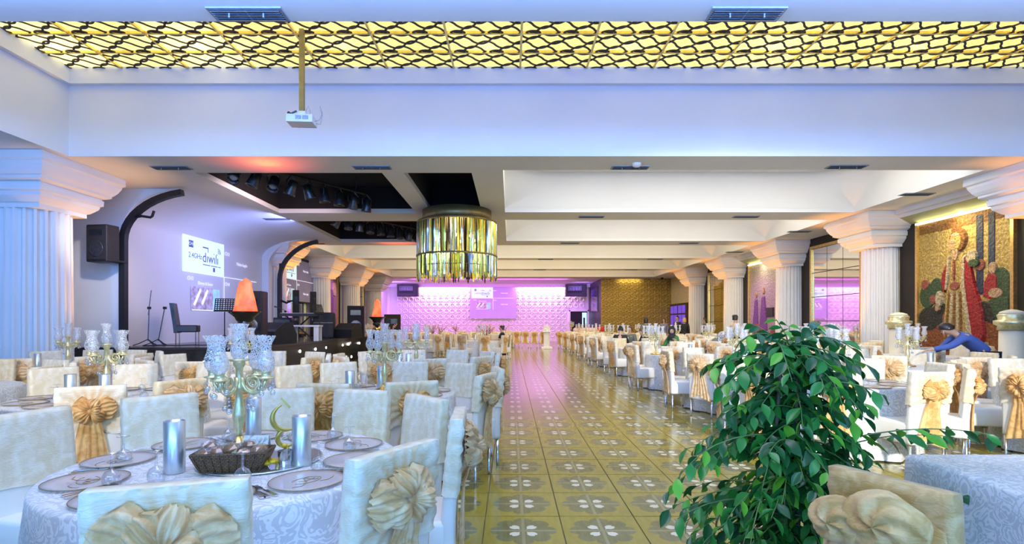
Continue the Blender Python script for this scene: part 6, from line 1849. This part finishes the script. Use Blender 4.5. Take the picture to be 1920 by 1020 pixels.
# crown: envelope radius by height, branches started at scattered heights
ENV = [(.30, .30), (.45, .38), (.60, .46), (.80, .46), (.92, .36), (1.02, .26), (1.12, .27), (1.25, .32), (1.36, .26)]
def env(z):
    for (za, ra), (zb, rb) in zip(ENV, ENV[1:]):
        if za <= z <= zb: return ra + (rb - ra) * (z - za) / (zb - za)
    return .2
for k in range(165):
    z = .34 + 1.02 * ((k * .6180339) % 1.0) ** .92
    a = 2 * PI * ((k * .7548777) % 1.0)
    tr = trunks[k % 4]
    f = min(2.99, max(0, (z - .31) / 1.05 * 3)); i = int(f); base = Vector(tr[i]).lerp(Vector(tr[i + 1]), f - i)
    L = env(z) * rp.uniform(.75, 1.2)
    branch(tuple(base), (math.cos(a), math.sin(a), rp.uniform(.15, .75)), L * 1.2, rp.uniform(.13, .24), 11, .15, .094)
for k in range(5):
    a = 1.256 * k
    branch((.02, 0, 1.30), (.5 * math.cos(a), .5 * math.sin(a), .8), .24, .10, 8, .2, .085)
# long arching branches: toward the corner table and the aisle
branch((.1, 0, .80), (1, -.05, .35), .85, .07, 15, .12, .10)
branch((.1, -.05, .85), (1, -.15, .42), .95, .085, 15, .2, .11)
branch((.08, -.1, .72), (1, -.3, .2), .6, .06, 11, .1, .09)
branch((-.05, -.05, .9), (-1, -.2, .45), .62, .19, 13, .25, .09)
branch((-.05, .05, .8), (-1, .1, .4), .6, .2, 13, .2, .09)
branch((-.05, -.1, .7), (-.9, -.5, .35), .58, .21, 12, .15, .09)
branch((0, 0, 1.25), (-.8, -.2, .5), .42, .16, 9, .2, .10)
branch((0, 0, 1.28), (.9, -.2, .35), .36, .12, 8, .2, .10)
leaves.sort(key=lambda q_: q_[0])
stuff_b = []
for i, (yy, M, me) in enumerate(leaves):
    if i < 296:
        o = bpy.data.objects.new('leaf', me); COL.objects.link(o); o.parent = t; o.matrix_local = M
    else:
        stuff_b.append((me, M))
if stuff_b:
    fm = merged('inner_leaves', stuff_b)
    o = put('inner_leaves', fm, t); o['kind'] = 'stuff'
# ------------------------------------------------------------------ people
def skin_mesh(name, pts, edges, m, sub=1, root=0):
    me = bpy.data.meshes.new(name + '_cage')
    me.from_pydata([p[:3] for p in pts], edges, [])
    o = bpy.data.objects.new(name + '_cage', me); COL.objects.link(o)
    md = o.modifiers.new('skin', 'SKIN'); md.use_smooth_shade = True
    if not me.skin_vertices: 
        bm = bmesh.new(); bm.from_mesh(me); bm.verts.layers.skin.verify(); bm.to_mesh(me); bm.free()
    for i, p in enumerate(pts):
        r = p[3] if isinstance(p[3], tuple) else (p[3], p[3])
        me.skin_vertices[0].data[i].radius = r
        me.skin_vertices[0].data[i].use_root = (i == root)
    s_ = o.modifiers.new('sub', 'SUBSURF'); s_.levels = sub; s_.render_levels = sub
    dg = bpy.context.evaluated_depsgraph_get()
    ev = o.evaluated_get(dg)
    out_ = bpy.data.meshes.new_from_object(ev)
    bpy.data.objects.remove(o); bpy.data.meshes.remove(me)
    out_.name = name; out_.materials.clear(); out_.materials.append(m)
    for p in out_.polygons: p.use_smooth = True
    return out_

STAND = dict(pel=(0, 0, .93), wai=(0, .005, 1.08), che=(0, .0, 1.27), nck=(0, -.005, 1.45), hd0=(0, .01, 1.53), hd1=(0, .02, 1.61), hd2=(0, .01, 1.69),
             shL=(-.17, 0, 1.39), elL=(-.21, -.02, 1.12), wrL=(-.22, .06, .88), shR=(.17, 0, 1.39), elR=(.21, -.02, 1.12), wrR=(.22, .06, .88),
             hiL=(-.09, 0, .88), knL=(-.10, .02, .48), anL=(-.10, -.01, .07), toL=(-.11, .14, .03), hiR=(.09, 0, .88), knR=(.10, .02, .48), anR=(.10, -.01, .07), toR=(.11, .14, .03))
SIT = dict(pel=(0, -.05, .56), wai=(0, -.06, .72), che=(0, -.03, .92), nck=(0, .0, 1.09), hd0=(0, .02, 1.16), hd1=(0, .04, 1.23), hd2=(0, .03, 1.31),
           shL=(-.17, 0, 1.03), elL=(-.22, .10, .80), wrL=(-.14, .32, .78), shR=(.17, 0, 1.03), elR=(.22, .10, .80), wrR=(.14, .32, .78),
           hiL=(-.10, 0, .55), knL=(-.11, .40, .52), anL=(-.11, .42, .08), toL=(-.11, .56, .03), hiR=(.10, 0, .55), knR=(.11, .40, .52), anR=(.11, .42, .08), toR=(.11, .56, .03))
def person(label, loc, rz, base, over=None, sk=SKIN, top=None, bottom=None, hair=None, hair_kind='short', sleeves=2, skirt=None, scale=1.0, extra=None, hood=None):
    J = dict(base); J.update(over or {})
    t = thing('person', label, 'person', loc, rz); t.scale = (scale,) * 3
    RAD = dict(pel=(.145, .10), wai=(.12, .085), che=(.145, .10), nck=.052, hd0=(.062, .068), hd1=(.075, .092), hd2=(.06, .075),
               shL=.055, elL=.040, wrL=.026, shR=.055, elR=.040, wrR=.026, hiL=.085, knL=.055, anL=.038, toL=.03, hiR=.085, knR=.055, anR=.038, toR=.03)
    E = [('pel', 'wai'), ('wai', 'che'), ('che', 'nck'), ('nck', 'hd0'), ('hd0', 'hd1'), ('hd1', 'hd2'), ('che', 'shL'), ('shL', 'elL'), ('elL', 'wrL'), ('che', 'shR'), ('shR', 'elR'), ('elR', 'wrR'),
         ('pel', 'hiL'), ('hiL', 'knL'), ('knL', 'anL'), ('anL', 'toL'), ('pel', 'hiR'), ('hiR', 'knR'), ('knR', 'anR'), ('anR', 'toR')]
    keys = list(RAD); idx = {k: i for i, k in enumerate(keys)}
    pts = [(*J[k], RAD[k]) for k in keys]; edges = [(idx[a], idx[b_]) for a, b_ in E]
    # hands: palm + five fingers
    for s_ in 'LR':
        w = Vector(J['wr' + s_]); d = (w - Vector(J['el' + s_])).normalized()
        sd = d.cross(Vector((0, 0, 1))); sd = sd.normalized() if sd.length > .1 else Vector((0, 1, 0))
        nrm = sd.cross(d)
        pts.append((*(w + d * .05), (.036, .018))); pi_ = len(pts) - 1; edges.append((idx['wr' + s_], pi_))
        pts.append((*(w + d * .09), (.036, .015))); pj = len(pts) - 1; edges.append((pi_, pj))
        for q_, (o_, l_) in enumerate(((-.03, .06), (-.010, .075), (.010, .07), (.028, .055))):
            a = w + d * .10 + sd * o_; c = a + d * l_ * .6 - nrm * .012; e = c + d * l_ * .4 - nrm * .02
            n0 = len(pts); pts += [(*a, .010), (*c, .009), (*e, .007)]; edges += [(pj, n0), (n0, n0 + 1), (n0 + 1, n0 + 2)]
        a = w + d * .045 - sd * .04; c = a + d * .04 - sd * .02
        n0 = len(pts); pts += [(*a, .012), (*c, .009)]; edges += [(pi_, n0), (n0, n0 + 1)]
    # nose
    h1 = Vector(J['hd1']); fw = Vector((0, 1, 0))
    if over and 'look' in over: fw = Vector(over['look']).normalized()
    put('body', skin_mesh('body', pts, edges, sk, 1), t)
    upv = (Vector(J['hd2']) - Vector(J['hd0'])).normalized()
    rt = fw.cross(upv).normalized(); f2 = upv.cross(rt).normalized()
    hc = (Vector(J['hd0']) + Vector(J['hd2'])) * .5
    Mh = Matrix((rt, f2, upv)).transposed()
    def hp(x, y, z): return tuple(hc + Mh @ Vector((x, y, z)))
    b = sm(); b.tube([hp(0, .075, .03), hp(0, .10, -.005), hp(0, .085, -.015)], [.008, .014, .010], 6); b.build('nose', sk, t)
    b = sm()
    for sx in (-1, 1): b.sphere(hp(sx * .032, .078, .022), .013, 8, 6)
    b.build('eyes', mat('eye_white', (.7, .68, .64), .3, noise=(90, .3), col2=(.05, .03, .02)), t)
    b = sm(); b.tube([hp(-.024, .078, -.045), hp(0, .088, -.047), hp(.024, .078, -.045)], [.004, .007, .004], 6); b.build('mouth', mat('lips', (.45, .14, .12), .4, noise=(30, .1)), t)
    b = sm()
    for sx in (-1, 1): b.sphere(hp(sx * .082, -.005, .005), .022, 7, 5, (.4, .8, 1.3))
    b.build('ears', sk, t)
    if hair and hair_kind != 'none':
        b = sm(); n = 14; rings = []
        low = {'short': -.06, 'bob': -.125, 'updo': -.055, 'bald': -.04}[hair_kind]
        for i in range(8):
            f = i / 7.0; ring = []
            for k in range(n):
                a = 2 * PI * k / n; x = math.sin(a); y = -math.cos(a)       # k=0 at the back of the head
                front = max(0, y)
                zl = low + (.085 - low) * min(1, front * 1.5 + .0)
                if hair_kind == 'bald': zl = low if y < .2 else .12
                el = (1 - f) * 1.0; z = zl + (.128 - zl) * f
                rr = math.sqrt(max(.0, 1 - (max(0, z) / .132) ** 2))
                ring.append(hp(.092 * x * max(rr, .06), (.106 * y - .006) * max(rr, .06), z))
            rings.append(ring)
        b.loft(rings, True, True)
        if hair_kind == 'updo': b.sphere(hp(0, -.085, .07), .055, 9, 7)
        b.build('hair', hair, t)
    if hood:
        b = sm(); n = 16; rings = []
        for i in range(9):
            f = i / 8.0; a0 = PI * f
            ring = []
            for k in range(n):
                a = 2 * PI * k / n; x = math.sin(a); y = -math.cos(a); z = .145 * math.cos(a0)
                rr = max(.05, math.sin(a0)); yy = .118 * y * rr - .016
                if y > .35 and abs(z) < .12: yy = min(yy, .02)
                ring.append(hp(.108 * x * rr, yy, z - .01))
            rings.append(ring)
        b.loft(rings, True, True)
        b.tube([hp(.075 * math.sin(2 * PI * k / 16), .062, .085 * math.cos(2 * PI * k / 16) - .01) for k in range(16)], .02, 6, closed=True)
        b.tube([hp(0, .01, -.09), hp(0, .03, -.16), hp(0, .05, -.26)], [.085, .12, .14], 12)
        b.build('headscarf', hood, t)
    if top:
        k2 = ['pel', 'wai', 'che', 'shL', 'shR'] + (['elL', 'elR'] if sleeves >= 1 else []) + (['wrL', 'wrR'] if sleeves >= 2 else [])
        gr = dict(pel=(.175, .135), wai=(.152, .120), che=(.175, .132), shL=.078, shR=.078, elL=.058, elR=.058, wrL=.042, wrR=.042)
        ix = {k: i for i, k in enumerate(k2)}
        P = [(*J[k], gr[k]) for k in k2]
        ed = [(ix['pel'], ix['wai']), (ix['wai'], ix['che']), (ix['che'], ix['shL']), (ix['che'], ix['shR'])]
        if sleeves >= 1: ed += [(ix['shL'], ix['elL']), (ix['shR'], ix['elR'])]
        if sleeves >= 2: ed += [(ix['elL'], ix['wrL']), (ix['elR'], ix['wrR'])]
        if sleeves:
            n_ = Vector(J['nck']); c_ = Vector(J['che']); q_ = c_.lerp(n_, .75); P.append((*q_, (.085, .075))); ed.append((ix['che'], len(P) - 1))
        put('top', skin_mesh('top', P, ed, top, 1), t)
    if bottom and not skirt:
        k2 = ['pel', 'hiL', 'knL', 'anL', 'hiR', 'knR', 'anR']; gr = dict(pel=(.165, .12), hiL=.105, knL=.078, anL=.062, hiR=.105, knR=.078, anR=.062)
        ix = {k: i for i, k in enumerate(k2)}
        put('trousers', skin_mesh('trousers', [(*J[k], gr[k]) for k in k2], [(0, 1), (1, 2), (2, 3), (0, 4), (4, 5), (5, 6)], bottom, 1), t)
        b = sm()
        for s_ in 'LR':
            a = Vector(J['an' + s_]); c = Vector(J['to' + s_]); b.tube([tuple(a + Vector((0, -.03, -.03))), tuple(a.lerp(c, .5) + Vector((0, 0, .0))), tuple(c + Vector((0, .02, .0)))], [.045, .045, .03], 8)
        b.build('shoes', BLACKG, t)
    if skirt:
        b = sm(); n = 18; hem = skirt
        p0 = J['pel']
        b.loft([[(p0[0] + rx * math.cos(2 * PI * k / n) * (1 + .06 * math.sin(5 * 2 * PI * k / n) * f), p0[1] + ry * math.sin(2 * PI * k / n) * (1 + .06 * math.sin(5 * 2 * PI * k / n) * f), z) for k in range(n)]
                for (rx, ry, z, f) in ((.15, .11, p0[2] + .14, 0), (.185, .145, p0[2] - .02, 0), (.20, .17, .6, .6), (.21, .19, hem, 1))], True, False)
        b.build('skirt', bottom, t)
    return t
def cloth(name, c, a=.08, sc=12): return mat(name, c, .75, noise=(sc, a), bump=(30, .2, .003))
BLK = cloth('black_cloth', (.012, .012, .014)); NAVY = cloth('navy_suit_cloth', (.015, .017, .04)); GRYC = cloth('grey_green_cloth', (.12, .13, .11))
OLIV = cloth('olive_sequin_cloth', (.26, .24, .10), .3, 60); GRNC = cloth('deep_green_cloth', (.03, .16, .05)); LILC = cloth('grey_lilac_cloth', (.20, .19, .26)); BLUC = cloth('mid_blue_shirt_cloth', (.05, .10, .34)); DNAV = cloth('dark_navy_vest_cloth', (.015, .016, .03))
SCARF = cloth('black_white_patterned_cloth', (.02, .02, .02), .1, 30)
SCARF = mat('patterned_scarf', (.02, .02, .02), .7, noise=(38, .3), col2=(.65, .65, .66))
# standing woman in an olive top by the fourth column
person('woman with dark updo in olive top and black skirt standing by a column', (7.55, 17.9, 0), R(-65), STAND, dict(elL=(-.23, -.03, 1.13), wrL=(-.16, .16, 1.0)), SKIN, OLIV, BLK, HAIRD, 'updo', 0, skirt=.08)
# group in front of the gold wall
tt = person('balding man in dark navy suit standing before the gold wall', (8.95, 28.6, 0), R(120), STAND, None, SKIN2, NAVY, NAVY, HAIRD, 'bald', 2, scale=1.06)
MB().prism([(-.04, .125), (.04, .125), (.0, .135)], 1.16, 1.44).build('white_shirt', cloth('white_shirt_cloth', (.75, .75, .75)), tt)
person('person with blond hair in a long black coat seen from behind', (8.75, 26.8, 0), R(-30), STAND, None, SKIN, BLK, BLK, HAIRB, 'bob', 2, skirt=.10)
person('person in grey lilac dress standing left of the suited man', (8.35, 29.0, 0), R(150), STAND, None, SKIN2, LILC, LILC, HAIRBR, 'bob', 2, skirt=.12)
person('person with dark bob in grey green dress seen from behind', (5.22, 20.55, 0), R(10), STAND, None, SKIN, GRYC, GRYC, HAIRD, 'bob', 1, skirt=.15, scale=.98)
person('person in dusky clothing passing beside the fifth column', (10.05, 27.6, 0), R(80), STAND, None, SKIN2, cloth('dusky_brown_cloth', (.16, .10, .08)), BLK, HAIRBR, 'short', 2)
# seated guests
def seat(x, y, face):
    def cost(c): return math.hypot(c[0] - x, c[1] - y) + abs((c[2] - face + 180) % 360 - 180) / 60.0
    c = min(CHAIRS, key=cost); CHAIRS.remove(c)
    a = R(c[2])
    return (c[0] - .06 * math.sin(a), c[1] + .06 * math.cos(a), 0), a
person('seated woman in black headscarf and green blouse facing the photographer', *seat(4.72, 15.36, 112), SIT, dict(look=(-.83, .61, .05), elL=(-.25, .02, .80), wrL=(-.36, .2, .95)), SKIN, GRNC, BLK, None, 'none', 2, hood=BLK, skirt=.15)
person('seated person bending under a black and white patterned scarf', *seat(5.56, 14.86, 247), SIT, dict(che=(0, .06, .90), nck=(0, .17, 1.02), hd0=(0, .23, 1.06), hd1=(0, .29, 1.10), hd2=(0, .34, 1.14), look=(0, .8, -.6), shL=(-.17, .08, .98), shR=(.17, .08, .98), elL=(-.22, .2, .78), elR=(.22, .2, .78)), SKIN, GRYC, BLK, None, 'none', 2, hood=SCARF, skirt=.15)
person('seated woman with dark tied hair and black top looking down', *seat(3.5, 17.2, -60), SIT, dict(hd1=(0, .07, 1.22), hd2=(0, .09, 1.295), look=(0, 1, -.35)), SKIN, BLK, BLK, HAIRD, 'updo', 2, skirt=.15)
person('seated person with brown hair behind the dark haired woman', *seat(4.15, 19.4, 170), SIT, None, SKIN2, GRYC, BLK, HAIRBR, 'short', 2, skirt=.15)
person('seated person in black leaning across the table beside the candelabra', *seat(4.7, 18.4, 90), SIT, dict(che=(0, .05, .90), nck=(0, .12, 1.05), hd0=(0, .17, 1.10), hd1=(0, .21, 1.16), hd2=(0, .23, 1.23), look=(0, 1, -.4), elL=(-.25, .22, .82), wrL=(-.2, .45, .80)), SKIN2, BLK, BLK, HAIRBR, 'bob', 2, skirt=.15)
person('seated woman with dark bun in black dress beside the aisle', *seat(-.35, 21.9, 90), SIT, None, SKIN, BLK, BLK, HAIRD, 'updo', 1, skirt=.15)
# attendant leaning over the right hand tables
person('attendant in blue shirt and dark vest stooping and reaching over a table', (8.15, 9.15, 0), R(75), STAND,
       dict(wai=(0, .12, 1.05), che=(0, .28, 1.19), nck=(0, .44, 1.27), hd0=(0, .50, 1.31), hd1=(0, .57, 1.34), hd2=(0, .63, 1.39), look=(0, .8, -.5), shL=(-.18, .36, 1.23), shR=(.18, .36, 1.23), elL=(-.20, .60, 1.05), wrL=(-.16, .84, 1.0), elR=(.22, .55, 1.0), wrR=(.18, .78, .93), pel=(0, -.04, .92)), SKIN2, BLUC, DNAV, HAIRD, 'short', 2)
